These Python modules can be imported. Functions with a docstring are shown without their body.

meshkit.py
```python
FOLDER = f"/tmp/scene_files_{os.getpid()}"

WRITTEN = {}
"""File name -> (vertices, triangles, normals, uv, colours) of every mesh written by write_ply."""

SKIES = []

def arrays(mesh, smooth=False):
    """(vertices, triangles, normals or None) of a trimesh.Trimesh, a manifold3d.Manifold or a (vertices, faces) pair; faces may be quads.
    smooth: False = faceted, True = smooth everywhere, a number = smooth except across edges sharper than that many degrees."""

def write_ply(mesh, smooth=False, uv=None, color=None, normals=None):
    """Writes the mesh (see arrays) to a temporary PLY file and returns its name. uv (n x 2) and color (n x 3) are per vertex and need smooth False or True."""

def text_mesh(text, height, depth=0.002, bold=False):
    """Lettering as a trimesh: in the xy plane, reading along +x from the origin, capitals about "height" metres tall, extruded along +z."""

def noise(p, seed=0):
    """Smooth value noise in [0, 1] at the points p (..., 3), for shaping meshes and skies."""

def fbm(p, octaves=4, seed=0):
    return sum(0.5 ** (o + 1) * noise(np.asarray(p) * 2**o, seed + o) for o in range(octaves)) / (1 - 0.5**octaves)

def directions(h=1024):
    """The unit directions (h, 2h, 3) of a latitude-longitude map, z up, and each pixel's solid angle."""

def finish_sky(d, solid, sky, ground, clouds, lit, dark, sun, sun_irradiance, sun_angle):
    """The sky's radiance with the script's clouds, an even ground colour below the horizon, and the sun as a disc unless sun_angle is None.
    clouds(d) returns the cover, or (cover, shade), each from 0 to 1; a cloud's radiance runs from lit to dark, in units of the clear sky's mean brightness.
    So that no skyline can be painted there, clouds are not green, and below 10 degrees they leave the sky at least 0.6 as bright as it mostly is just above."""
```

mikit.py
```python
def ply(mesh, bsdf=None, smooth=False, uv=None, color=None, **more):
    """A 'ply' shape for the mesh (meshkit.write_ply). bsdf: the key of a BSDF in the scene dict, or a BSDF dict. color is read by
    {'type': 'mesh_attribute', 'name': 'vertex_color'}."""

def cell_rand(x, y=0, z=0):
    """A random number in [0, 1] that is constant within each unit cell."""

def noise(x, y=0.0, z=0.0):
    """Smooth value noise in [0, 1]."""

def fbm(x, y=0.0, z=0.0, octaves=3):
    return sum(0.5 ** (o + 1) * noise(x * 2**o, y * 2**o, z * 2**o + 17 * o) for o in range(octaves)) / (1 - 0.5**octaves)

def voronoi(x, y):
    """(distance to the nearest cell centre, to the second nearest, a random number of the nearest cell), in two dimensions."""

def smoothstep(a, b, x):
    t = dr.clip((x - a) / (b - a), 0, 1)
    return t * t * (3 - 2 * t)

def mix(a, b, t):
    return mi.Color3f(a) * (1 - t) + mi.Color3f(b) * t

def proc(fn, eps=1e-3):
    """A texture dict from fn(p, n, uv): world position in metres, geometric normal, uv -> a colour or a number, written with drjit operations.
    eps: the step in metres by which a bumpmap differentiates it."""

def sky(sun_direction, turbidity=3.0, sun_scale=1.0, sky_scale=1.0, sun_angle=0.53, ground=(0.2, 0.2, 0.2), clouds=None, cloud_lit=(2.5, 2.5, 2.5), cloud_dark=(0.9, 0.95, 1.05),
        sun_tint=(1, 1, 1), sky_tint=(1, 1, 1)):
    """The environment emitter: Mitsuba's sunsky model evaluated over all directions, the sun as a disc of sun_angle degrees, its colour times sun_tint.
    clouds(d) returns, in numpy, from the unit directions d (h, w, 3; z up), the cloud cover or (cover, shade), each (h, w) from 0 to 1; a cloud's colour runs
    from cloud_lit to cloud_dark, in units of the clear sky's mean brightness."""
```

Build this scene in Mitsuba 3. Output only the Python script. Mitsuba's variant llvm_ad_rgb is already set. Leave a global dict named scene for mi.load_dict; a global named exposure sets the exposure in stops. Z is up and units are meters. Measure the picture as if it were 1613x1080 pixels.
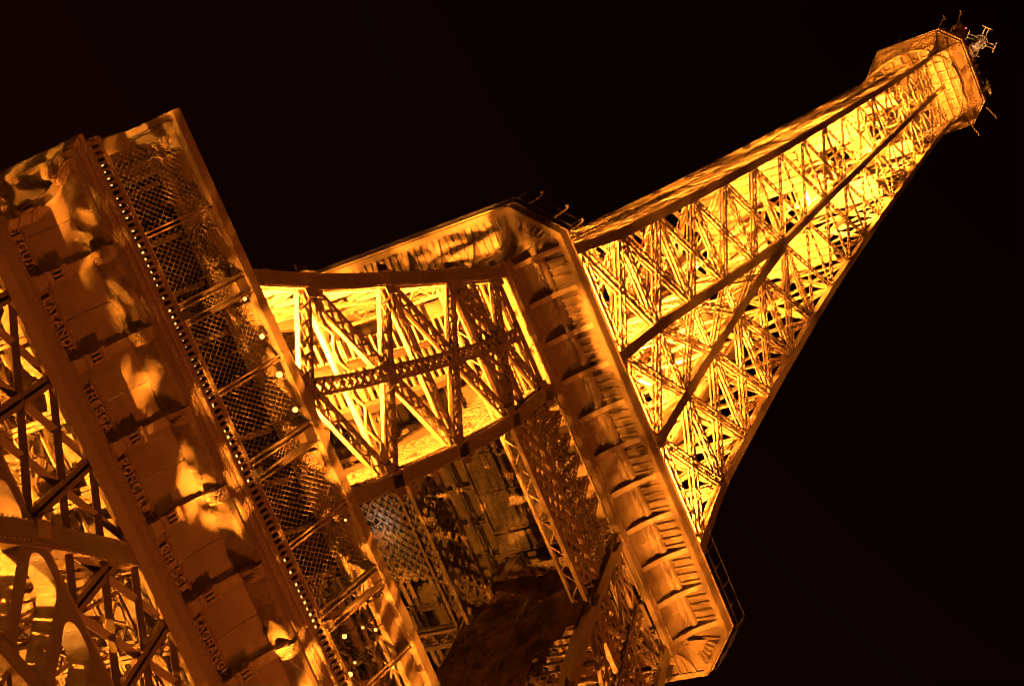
import math
import numpy as np
import trimesh
import shapely.geometry as sg
import shapely.ops
import mitsuba as mi
import meshkit
import mikit

T = mi.ScalarTransform4f
scene, labels = {}, {}
rng = np.random.default_rng(7)

# ------------------------------------------------------------------ camera, sky, exposure
EYE = np.array([-31.29, -86.44, 4.40])
FWD = np.array([0.15511, 0.54724, 0.82249])
UP = np.array([-0.90575, -0.24929, 0.33676])
scene['camera'] = {'type': 'perspective', 'fov': 33.81, 'fov_axis': 'x', 'near_clip': 0.5, 'far_clip': 4000.0,
                   'to_world': T().look_at(origin=EYE.tolist(), target=(EYE + 100 * FWD).tolist(), up=UP.tolist())}
exposure = 6.0          # a long night exposure: the lamps below are as weak as this makes them look right
LONG = 2.0 ** -exposure
scene['sky'] = {**mikit.sky((0.3, 0.9, 0.05), turbidity=6, sun_scale=0.0, sky_scale=0.06 * LONG, sky_tint=(4.2, 0.75, 0.35), ground=(0.05, 0.02, 0.01)),
                'sampling_weight': 0.3}

SODIUM = np.array([1.12, 0.355, 0.034])
DEEP = np.array([1.0, 0.225, 0.03])


def spot(key, pos, target, power, cutoff=70.0, tint=SODIUM, weight=1.0, beam=0.6):
    pos, target = np.asarray(pos, float), np.asarray(target, float)
    d = target - pos
    up = [0, 0, 1] if abs(d[2]) < 0.95 * np.linalg.norm(d) else [1, 0, 0]
    scene[key] = {'type': 'spot', 'intensity': {'type': 'rgb', 'value': (tint * power * LONG).tolist()}, 'cutoff_angle': float(cutoff),
                  'beam_width': float(cutoff * beam), 'sampling_weight': float(weight),
                  'to_world': T().look_at(origin=pos.tolist(), target=target.tolist(), up=up)}


# ------------------------------------------------------------------ materials
P_, fbm, noise, mix = mikit.proc, mikit.fbm, mikit.noise, mikit.mix


def paint(key, a, b, rough, scale=0.7, spec=0.4):
    def col(p, n, uv):
        f = fbm(p.x * scale, p.y * scale, p.z * scale * 0.6, octaves=3)
        g = noise(p.x * 6, p.y * 6, p.z * 2.2)
        return mix(a, b, mikit.smoothstep(0.25, 0.75, 0.7 * f + 0.3 * g))
    scene[key] = {'type': 'twosided', 'bsdf': {'type': 'principled', 'base_color': P_(col), 'roughness': rough, 'specular': spec}}


paint('iron', (0.20, 0.135, 0.082), (0.15, 0.098, 0.057), 0.6, 0.7, 0.2)
paint('iron_plate', (0.185, 0.122, 0.073), (0.155, 0.100, 0.058), 0.5, 0.35, 0.25)
paint('iron_trim', (0.235, 0.16, 0.098), (0.20, 0.132, 0.08), 0.5, 0.6, 0.3)
paint('lattice_paint', (0.26, 0.178, 0.11), (0.21, 0.14, 0.085), 0.6, 0.7, 0.2)  # same iron, its colour lightened on the lit inner and far members
paint('lettering_paint', (0.29, 0.20, 0.125), (0.26, 0.18, 0.11), 0.35, 1.0, 0.5)  # letters lightened: their lit edges are put into the colour
paint('planking', (0.22, 0.15, 0.09), (0.10, 0.066, 0.04), 0.7, 0.9, 0.2)
paint('white_metal', (0.75, 0.70, 0.62), (0.6, 0.54, 0.46), 0.5, 1.0)
paint('dark_glass', (0.03, 0.02, 0.014), (0.015, 0.01, 0.007), 0.4, 0.5, 0.3)  # near-black colour stands for the deep shade inside the gallery
paint('dark_metal', (0.10, 0.07, 0.05), (0.06, 0.045, 0.035), 0.6, 1.0)
paint('grey_panel', (0.34, 0.35, 0.35), (0.16, 0.17, 0.18), 0.6, 1.3)
paint('paving', (0.22, 0.2, 0.18), (0.15, 0.14, 0.12), 0.9, 0.2)
paint('bark', (0.14, 0.10, 0.07), (0.09, 0.065, 0.045), 0.9, 1.0)
scene['leaf'] = {'type': 'twosided', 'bsdf': {'type': 'diffuse', 'reflectance': {'type': 'rgb', 'value': [0.06, 0.10, 0.03]}}}


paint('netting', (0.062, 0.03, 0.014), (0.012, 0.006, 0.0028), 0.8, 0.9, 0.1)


# ------------------------------------------------------------------ mesh helpers
def unit(v):
    v = np.asarray(v, float)
    return v / np.linalg.norm(v)


class MB:
    """Collects bars, plates and meshes into ONE mesh."""
    def __init__(s):
        s.b, s.V, s.F, s.n = [], [], [], 0

    def bar(s, p, q, w, h, up=(0, 0, 1), caps=True):
        s.b.append((*p, *q, w, h, *up, caps)); return s

    def add(s, v, f):
        v, f = np.asarray(v, float), np.asarray(f, int)
        if f.shape[1] == 4:
            f = np.vstack([f[:, [0, 1, 2]], f[:, [0, 2, 3]]])
        s.V.append(v); s.F.append(f + s.n); s.n += len(v); return s

    def tm(s, m):
        return s.add(m.vertices, m.faces)

    def box(s, x0, x1, y0, y1, z0, z1):
        return s.bar(((x0 + x1) / 2, (y0 + y1) / 2, min(z0, z1)), ((x0 + x1) / 2, (y0 + y1) / 2, max(z0, z1)), abs(x1 - x0), abs(y1 - y0), (0, 1, 0))

    def extrude(s, poly, origin, u, v, depth):
        """shapely polygon in the (u, v) plane at origin, extruded by depth along u x v."""
        u, v = unit(u), unit(v)
        n = np.cross(u, v)
        for g in getattr(poly, 'geoms', [poly]):
            if g.is_empty:
                continue
            m = trimesh.creation.extrude_polygon(g, depth, engine='earcut')
            a = np.asarray(m.vertices)
            s.add(np.asarray(origin, float) + a[:, :1] * u + a[:, 1:2] * v + a[:, 2:] * n, m.faces)
        return s

    def arrays(s):
        V, F, n = list(s.V), list(s.F), s.n
        if s.b:
            B = np.array(s.b, float)
            p, q, w, h, up, cap = B[:, :3], B[:, 3:6], B[:, 6:7], B[:, 7:8], B[:, 8:11], B[:, 11] > 0
            a = q - p
            a /= np.linalg.norm(a, axis=1, keepdims=True) + 1e-12
            side = np.cross(a, up)
            l = np.linalg.norm(side, axis=1, keepdims=True)
            bad = l[:, 0] < 1e-4
            if bad.any():
                side[bad] = np.cross(a[bad], [0.3, 1, 0.2]); l = np.linalg.norm(side, axis=1, keepdims=True)
            side /= l
            u = np.cross(side, a)
            o = [(-1, -1), (1, -1), (1, 1), (-1, 1)]
            v = np.stack([e + sx * w / 2 * side + sy * h / 2 * u for e in (p, q) for sx, sy in o], 1).reshape(-1, 3)
            f8 = np.array([[0, 1, 5], [0, 5, 4], [1, 2, 6], [1, 6, 5], [2, 3, 7], [2, 7, 6], [3, 0, 4], [3, 4, 7]])
            c4 = np.array([[0, 2, 1], [0, 3, 2], [4, 5, 6], [4, 6, 7]])
            i = np.arange(len(B)) * 8
            f = np.vstack([(f8[None] + i[:, None, None]).reshape(-1, 3), (c4[None] + i[cap][:, None, None]).reshape(-1, 3)])
            V.append(v); F.append(f + n)
        return np.vstack(V), np.vstack(F)


def numbered(key):
    if key not in scene and key not in labels and not any(k.startswith(key + '__') for k in scene):
        return key
    i = 1
    while True:
        k = f'{key}_{i:03d}'
        if k not in scene and k not in labels and not any(x.startswith(k + '__') for x in scene):
            return k
        i += 1


COUNT = {}


def put(key, mb, bsdf='iron', smooth=False, label=None, kind=None, tw=None, **more):
    """One entry of the scene; a repeat of a key takes the next number."""
    base = key
    i = COUNT.get(base, 0)
    COUNT[base] = i + 1
    key = base if i == 0 else f'{base}_{i:03d}'
    d = mb if isinstance(mb, dict) else mikit.ply(mb.arrays() if isinstance(mb, MB) else mb, bsdf, smooth)
    d = {**d, **more}
    if tw is not None:
        d['to_world'] = tw
    scene[key] = d
    if label or kind:
        labels[key] = {k: v for k, v in (('label', label), ('kind', kind)) if v}
    return key


def thing(name, label, cat, group=None, kind=None):
    i = COUNT.get(name, 0)
    COUNT[name] = i + 1
    key = name if i == 0 else f'{name}_{i:03d}'
    labels[key] = {'label': label, 'category': cat}
    if group:
        labels[key]['group'] = group
    return key


ROT = [T().rotate([0, 0, 1], 90 * k) for k in range(4)]


def rz(p, k):
    x, y = p[0], p[1]
    for _ in range(k % 4):
        x, y = -y, x
    return np.array([x, y, p[2]])


def rotated(mb, k):
    v, f = mb.arrays()
    v = v.copy()
    for _ in range(k % 4):
        v[:, :2] = np.c_[-v[:, 1], v[:, 0]]
    o = MB()
    return o.add(v, f)


# ------------------------------------------------------------------ the tower's profile
from scipy.interpolate import PchipInterpolator
ZW = np.array([[0, 62.4], [13, 55.1], [26, 47.8], [39, 40.5], [46, 36.57], [52, 33.2], [57, 31.35], [65, 28.9], [74.3, 26.3], [83, 23.84], [94.3, 21.1], [102, 19.25], [111.2, 17.1], [119, 15.8], [128, 14.6], [138.5, 13.1],
               [148, 12.25], [160, 11.25], [172, 10.35], [189, 9.15], [208, 8.1], [230, 7.0], [247, 6.2], [256, 5.85], [266, 5.5], [277, 5.3]])
ZV = np.array([[0, 37.4], [20, 30.5], [36, 25.3], [42.5, 22.7], [52.6, 17.7], [57, 16.4], [74.5, 11.9], [86.6, 9.5], [101, 7.15], [111, 6.3], [119, 4.6], [128, 3.6], [138, 3.0], [148, 2.15], [158, 1.35], [169, 0.45], [178, 0.0], [290, 0.0]])
_w, _v = PchipInterpolator(ZW[:, 0], ZW[:, 1]), PchipInterpolator(ZV[:, 0], ZV[:, 1])
w = lambda z: float(_w(z))
v = lambda z: float(_v(z))


def chord_size(z):
    return float(np.interp(z, [0, 50, 60, 112, 130, 180, 270], [1.25, 1.12, 1.06, 0.95, 0.92, 0.78, 0.58]))


def tube_post(fn, zs, size):
    """A square post through the points fn(z), level sections."""
    V, F = [], []
    for z in zs:
        cx, cy = fn(z)
        h = size(z) / 2
        V += [(cx - h, cy - h, z), (cx + h, cy - h, z), (cx + h, cy + h, z), (cx - h, cy + h, z)]
    for i in range(len(zs) - 1):
        a = 4 * i
        for j in range(4):
            F.append((a + j, a + (j + 1) % 4, a + 4 + (j + 1) % 4, a + 4 + j))
    F += [(3, 2, 1, 0), (len(V) - 4, len(V) - 3, len(V) - 2, len(V) - 1)]
    return MB().add(V, F)


def lattice(mb, P, Q, n, wid, dep, ch, lace, pitch, faces='fbs', x=False):
    """A laced box girder from P to Q; n = outward normal of its face."""
    P, Q = np.asarray(P, float), np.asarray(Q, float)
    L = np.linalg.norm(Q - P)
    if L < 0.3:
        return mb
    a = (Q - P) / L
    n = np.asarray(n, float)
    n = unit(n - n.dot(a) * a)
    s = np.cross(n, a)
    N = max(2, int(round(L / pitch)))
    for i in (-1, 1):
        for j in (-1, 1):
            o = i * s * (wid - ch) / 2 + j * n * (dep - ch) / 2
            mb.bar(P + o, Q + o, ch, ch, n, False)
    t = np.linspace(0, L, N + 1)
    th = lace * 0.85

    def zig(off, dirv, half, up):
        for k in range(N):
            sg_ = 1 if k % 2 else -1
            A, B = P + a * t[k] + off + sg_ * dirv * half, P + a * t[k + 1] + off - sg_ * dirv * half
            mb.bar(A, B, lace, th, up, False)
            if x:
                A, B = P + a * t[k] + off - sg_ * dirv * half, P + a * t[k + 1] + off + sg_ * dirv * half
                mb.bar(A, B, lace, th, up, False)
    if 'f' in faces:
        zig(n * (dep / 2 - 0.02), s, (wid - ch) / 2, n)
    if 'b' in faces:
        zig(-n * (dep / 2 - 0.02), s, (wid - ch) / 2, n)
    if 's' in faces:
        zig(s * (wid / 2 - 0.02), n, (dep - ch) / 2, s)
        zig(-s * (wid / 2 - 0.02), n, (dep - ch) / 2, s)
    return mb


def plain(mb, P, Q, n, wd):
    """A far or inner member: two flat chords with a few slanting ties."""
    P, Q = np.asarray(P, float), np.asarray(Q, float)
    L = np.linalg.norm(Q - P); a = (Q - P) / L
    n = np.asarray(n, float); n = unit(n - n.dot(a) * a); s_ = np.cross(n, a)
    for i in (-1, 1):
        mb.bar(P + i * s_ * wd * 0.38, Q + i * s_ * wd * 0.38, wd * 0.24, wd * 0.4, n, False)
    N = max(2, int(round(L / (1.5 * wd))))
    t = np.linspace(0, L, N + 1)
    for k in range(N):
        q = (1 if k % 2 else -1) * s_ * wd * 0.38
        mb.bar(P + a * t[k] + q, P + a * t[k + 1] - q, wd * 0.13, wd * 0.1, n, False)
    return mb


TOWER = 'iron_tower'
labels[TOWER] = {'label': 'tall riveted iron lattice tower lit golden from inside, seen steeply from below', 'category': 'tower'}
tp = lambda *a: '__'.join((TOWER,) + a)

# ------------------------------------------------------------------ legs, ground to first floor
LOW = [0, 14, 27, 37.5, 45, 52.6, 57]


def outer(z, c):
    return w(z) - c / 2


def inner(z, c):
    return v(z) + c / 2


CS = chord_size
corner_fns = [lambda z: (-outer(z, CS(z)), -outer(z, CS(z))), lambda z: (-inner(z, CS(z)), -outer(z, CS(z))),
              lambda z: (-outer(z, CS(z)), -inner(z, CS(z))), lambda z: (-inner(z, CS(z)), -inner(z, CS(z)))]


def face_nodes(face, z):
    """(outer or first node, inner or second node, outward normal) of one face of the front left leg."""
    c = CS(z)
    o, i = -outer(z, c), -inner(z, c)
    return {'front': ((o, o, z), (i, o, z), (0, -1, 0)), 'left': ((o, o, z), (o, i, z), (-1, 0, 0)),
            'right': ((i, o, z), (i, i, z), (1, 0, 0)), 'back': ((o, i, z), (i, i, z), (0, 1, 0))}[face]


def leg_posts(prefix, zs, tag_):
    out = []
    for k in range(4):
        key = [tp(prefix, 'corner_post')]
        put(tp(prefix, 'corner_post'), leg_meshes[(tag_, k)], 'iron_plate')


posts_low = [mikit.ply(tube_post(f, LOW + [57.6], CS).arrays(), 'iron_plate') for f in corner_fns]
posts_mid = [mikit.ply(tube_post(f, np.r_[57.6, 62:112:5.0, 112.3], CS).arrays(), 'iron_plate') for f in corner_fns]
low_br = {}
for face in ('front', 'left', 'right', 'back'):
    m = MB()
    for za, zb in zip(LOW[:-2], LOW[1:-1]):
        A0, B0, n = face_nodes(face, za)
        A1, B1, _ = face_nodes(face, zb)
        big = 1.0
        lattice(m, A0, B1, n, big, 0.8, 0.2, 0.11, 1.3)
        lattice(m, B0, A1, n, big, 0.8, 0.2, 0.11, 1.3)
        lattice(m, A1, B1, n, big, 0.8, 0.2, 0.11, 1.3)
        M0 = (np.array(A0) + B0) / 2
        M1 = (np.array(A1) + B1) / 2
        lattice(m, M0, M1, n, 0.7, 0.7, 0.16, 0.1, 1.3)
    low_br[face] = m
low_br_ply = {f: mikit.ply(m.arrays(), 'iron') for f, m in low_br.items() if f != 'front'}
for k in range(4):
    leg = 'lower_leg' if k == 0 else f'lower_leg_{k:03d}'
    for d in posts_low:
        put(tp(leg, 'corner_post'), d, tw=ROT[k])
    for f in low_br_ply:
        put(tp(leg, 'lattice_bracing'), low_br_ply[f], kind='stuff', tw=ROT[k])

# ------------------------------------------------------------------ perimeter girder (first floor), arch and spandrel, front face (turned for the others)
def slope_pt(x, z, off=0.0):
    return np.array([x, -(w(z) + off), z])


NF = unit([0, -1, -0.55])
girder_sets = {}


def front_girder():
    parts = []
    for k in range(19):
        x = -34.15 + 3.8 * k
        zt, zb = 52.5, 45.3
        if abs(x) > w(zt) - 0.3:
            continue
        zb_ = zb
        if abs(x) > w(zb):
            continue
        m = MB()
        for o in (-0.17, 0.17):
            m.bar(slope_pt(x + o, zb_, -0.4), slope_pt(x + o, zt, -0.4), 0.2, 0.3, NF)
        m.bar(slope_pt(x, zb_, -0.62), slope_pt(x, zt, -0.62), 0.3, 0.04, NF)
        parts.append(('post', m))
    for fam in (1, -1):
        for j in range(-14, 15):
            # lines z = fam * x + c through the girder's nodes
            segs = []
            c0 = 48.9 - fam * (-26.65) + 3.87 * j
            za, zb = 45.2, 52.6
            xa, xb = (za - c0) / fam, (zb - c0) / fam
            lo, hi = min(xa, xb), max(xa, xb)
            if hi < -32 or lo > 32:
                continue
            xa, xb = np.clip(xa, -33, 33), np.clip(xb, -33, 33)
            za, zb = fam * xa + c0, fam * xb + c0
            m = MB()
            m.bar(slope_pt(xa, za, -0.46 if fam > 0 else -0.36), slope_pt(xb, zb, -0.46 if fam > 0 else -0.36), 0.32, 0.08, NF)
            parts.append(('diagonal_bar', m))
    m = MB()
    m.bar(slope_pt(-36.5, 45.0, -0.42), slope_pt(36.5, 45.0, -0.42), 0.36, 0.4, NF)
    parts.append(('bottom_chord', m))
    m = MB()
    m.bar(slope_pt(-33.1, 52.25, 0.03), slope_pt(33.1, 52.25, 0.03), 0.5, 0.7, NF)
    parts.append(('top_chord', m))
    return parts


def spandrel():
    """The plate between the arch ring and the girder, with round-topped openings, in the sloping plane of the face."""
    R, zc = 45.3, -1.7
    xs = np.linspace(-26.5, 26.5, 90)
    top = [(x, 44.85) for x in xs]
    bot = [(x, min(zc + math.sqrt(R * R - x * x), 44.2)) for x in xs]
    pl = sg.Polygon(top + bot[::-1]).buffer(0)
    holes = []
    step = 2.35 / R
    for side in (-1, 1):
        a = 0.25
        while a < 0.62:
            a0, a1 = a + 0.006, a + step - 0.007
            am = (a0 + a1) / 2
            r0 = R + 0.12
            r1 = (44.2 - zc) / math.cos(am) - 0.05
            if r1 - r0 > 0.5:
                pts = [(side * math.sin(b) * r, zc + math.cos(b) * r) for b, r in
                       [(a0, r0), (a1, r0), (a1, (44.35 - zc) / math.cos(a1)), (a0, (44.35 - zc) / math.cos(a0))]]
                q = sg.Polygon(pts)
                if q.is_valid and q.area > 0.5:
                    rr = min(0.75, 0.3 * math.sqrt(q.area))
                    holes.append(q.buffer(-rr).buffer(rr * 0.97))
            a += step
    return pl.difference(shapely.ops.unary_union(holes)).simplify(0.01)


def lay_on_face(poly, depth, off):
    """Extrudes a polygon given in (x, z) so that it lies in the face's sloping plane."""
    m = MB()
    for g in getattr(poly, 'geoms', [poly]):
        t = trimesh.creation.extrude_polygon(g, depth, engine='earcut')
        t = t.subdivide_to_size(3.0) if len(t.faces) < 1500 else t
        a = np.asarray(t.vertices)
        y = np.array([-(w(z) + off) for z in a[:, 1]]) + a[:, 2]
        m.add(np.c_[a[:, 0], y, a[:, 1]], t.faces)
    return m


gset = [(n, mikit.ply(m.arrays(), 'iron_plate')) for n, m in front_girder()]
sp = lay_on_face(spandrel(), 1.2, -0.1)
sp_ply = mikit.ply(sp.arrays(), 'iron_plate')
ring = MB()
R_, zc_ = 45.3, -1.7
angs = np.linspace(-0.95, 0.95, 77)
for r_, wd in ((45.0, 0.75), (41.6, 0.6)):
    pts = [(math.sin(a) * r_, zc_ + math.cos(a) * r_) for a in angs]
    poly = sg.LineString(pts).buffer(wd / 2, cap_style=2)
    ring.tm(trimesh.Trimesh(*lay_on_face(poly, 1.4, 0.12).arrays(), process=False))
ring_ply = mikit.ply(ring.arrays(), 'iron_plate')
lace_ = MB()
for a0, a1 in zip(angs[:-1:1], angs[1::1]):
    for b0, b1, r0, r1 in ((a0, a1, 44.7, 41.9), (a0, a1, 41.9, 44.7)):
        lace_.bar(slope_pt(math.sin(b0) * r0, zc_ + math.cos(b0) * r0, -0.3), slope_pt(math.sin(b1) * r1, zc_ + math.cos(b1) * r1, -0.3), 0.16, 0.1, NF)
lace_ply = mikit.ply(lace_.arrays(), 'iron')
rosette = mikit.ply((lambda t: (t.vertices, t.faces))(trimesh.creation.torus(0.55, 0.11, major_sections=20, minor_sections=6)), 'iron_plate', 40)
for k in (0, 3, 1, 2):
    gname = 'perimeter_girder' if k == 0 else f'perimeter_girder_{k:03d}'
    aname = 'decorative_arch' if k == 0 else f'decorative_arch_{k:03d}'
    if k in (0, 3):
        for n, d in gset:
            put(tp(gname, n), d, tw=ROT[k])
    else:
        put(tp(gname, 'lattice_web'), MB().tm(trimesh.util.concatenate([trimesh.Trimesh(*m.arrays(), process=False) for n, m in front_girder()])), 'iron', kind='stuff', tw=ROT[k])
    put(tp(aname, 'spandrel_plate'), sp_ply, tw=ROT[k])
    put(tp(aname, 'arch_ring'), ring_ply, tw=ROT[k])
    put(tp(aname, 'ring_lacing'), lace_ply, kind='stuff', tw=ROT[k])
for a in angs[8:-8:2] + 0.012:
    x_, z_ = math.sin(a) * 43.3, zc_ + math.cos(a) * 43.3
    M_ = T().translate(slope_pt(x_, z_, -0.25).tolist()).rotate([1, 0, 0], 62)
    put(tp('decorative_arch', 'rosette'), rosette, tw=M_)

# inner girders of the first floor and the floor itself
m = MB()
for y in (-17.2, 17.2):
    for z in (46.5, 52.8):
        m.bar((-33, y, z), (33, y, z), 0.6, 0.5)
        m.bar((y, -33, z), (y, 33, z), 0.6, 0.5)
    for x in np.arange(-32, 32, 3.2):
        for s_ in (-1, 1):
            m.bar((x, y, 46.5 if s_ > 0 else 52.8), (x + 3.2, y, 52.8 if s_ > 0 else 46.5), 0.35, 0.12, (0, 1, 0))
            m.bar((y, x, 46.5 if s_ > 0 else 52.8), (y, x + 3.2, 52.8 if s_ > 0 else 46.5), 0.35, 0.12, (1, 0, 0))
put(tp('first_floor', 'inner_girder'), m, 'iron')
m = MB()
for x in np.arange(-32.3, 33, 3.8):
    lattice(m, (x, -32.5, 55.2), (x, -14.5, 55.2), (1, 0, 0), 2.0, 0.4, 0.16, 0.1, 1.2, 'f', True)
    lattice(m, (x, 14.5, 55.2), (x, 32.5, 55.2), (1, 0, 0), 2.0, 0.4, 0.16, 0.1, 1.2, 'f')
    if abs(x) > 14.5:
        lattice(m, (x, -14.5, 55.2), (x, 14.5, 55.2), (1, 0, 0), 2.0, 0.4, 0.16, 0.1, 1.2, 'f')
for y in np.arange(-31, -14, 4.2):
    lattice(m, (-32.5, y, 55.0), (32.5, y, 55.0), (0, 1, 0), 1.6, 0.4, 0.16, 0.1, 1.2, 'f', True)
put(tp('first_floor', 'floor_joist'), m, 'iron', kind='stuff')
m = MB()
m.box(-34.9, 34.9, -34.9, -14, 56.5, 56.8); m.box(-34.9, 34.9, 14, 34.9, 56.5, 56.8)
m.box(-34.9, -14, -13.99, 13.99, 56.5, 56.8); m.box(14, 34.9, -13.99, 13.99, 56.5, 56.8)
put(tp('first_floor', 'floor_deck'), m, 'planking')

# ------------------------------------------------------------------ frieze of names (first floor), each side
WALL = 33.0
NAMES = ['SEGUIN', 'LALANDE', 'TRESCA', 'PONCELET', 'BRESSE', 'LAGRANGE', 'BELANGER', 'CUVIER', 'LAPLACE', 'DULONG', 'CHASLES', 'LAVOISIER', 'AMPERE', 'CHEVREUL', 'FLACHAT', 'NAVIER', 'LEGENDRE', 'CHAPTAL']
XK = [-34.15 + 3.8 * k for k in range(19)]
COVE = [(33.02, 54.30), (33.03, 54.7), (33.07, 55.1), (33.14, 55.5), (33.25, 55.86), (33.42, 56.2), (33.66, 56.49), (33.97, 56.72), (34.32, 56.88), (34.62, 56.97), (34.95, 57.03)]


def profile_strip(prof, x0, x1, thick=0.06, mitre0=0.0, mitre1=0.0):
    """A bent plate following (outward distance, z), from x0 to x1 along the front."""
    m = MB()
    P = np.array(prof)
    V, F = [], []
    d = np.gradient(P, axis=0)
    nn = np.c_[d[:, 1], -d[:, 0]]
    nn /= np.linalg.norm(nn, axis=1, keepdims=True)
    Pb = P - nn * thick
    for Q in (P, Pb):
        for o, z in Q:
            V += [(x0 - mitre0 * (o - WALL), -o, z), (x1 + mitre1 * (o - WALL), -o, z)]
    n = len(P)
    for i in range(n - 1):
        F.append((2 * i, 2 * i + 1, 2 * i + 3, 2 * i + 2))
        F.append((2 * n + 2 * i, 2 * n + 2 * i + 2, 2 * n + 2 * i + 3, 2 * n + 2 * i + 1))
        F.append((2 * i, 2 * i + 2, 2 * n + 2 * i + 2, 2 * n + 2 * i))
        F.append((2 * i + 1, 2 * n + 2 * i + 1, 2 * n + 2 * i + 3, 2 * i + 3))
    F.append((0, 2 * n, 2 * n + 1, 1))
    F.append((2 * n - 2, 2 * n - 1, 4 * n - 1, 4 * n - 2))
    m.add(V, F)
    return m


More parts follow.
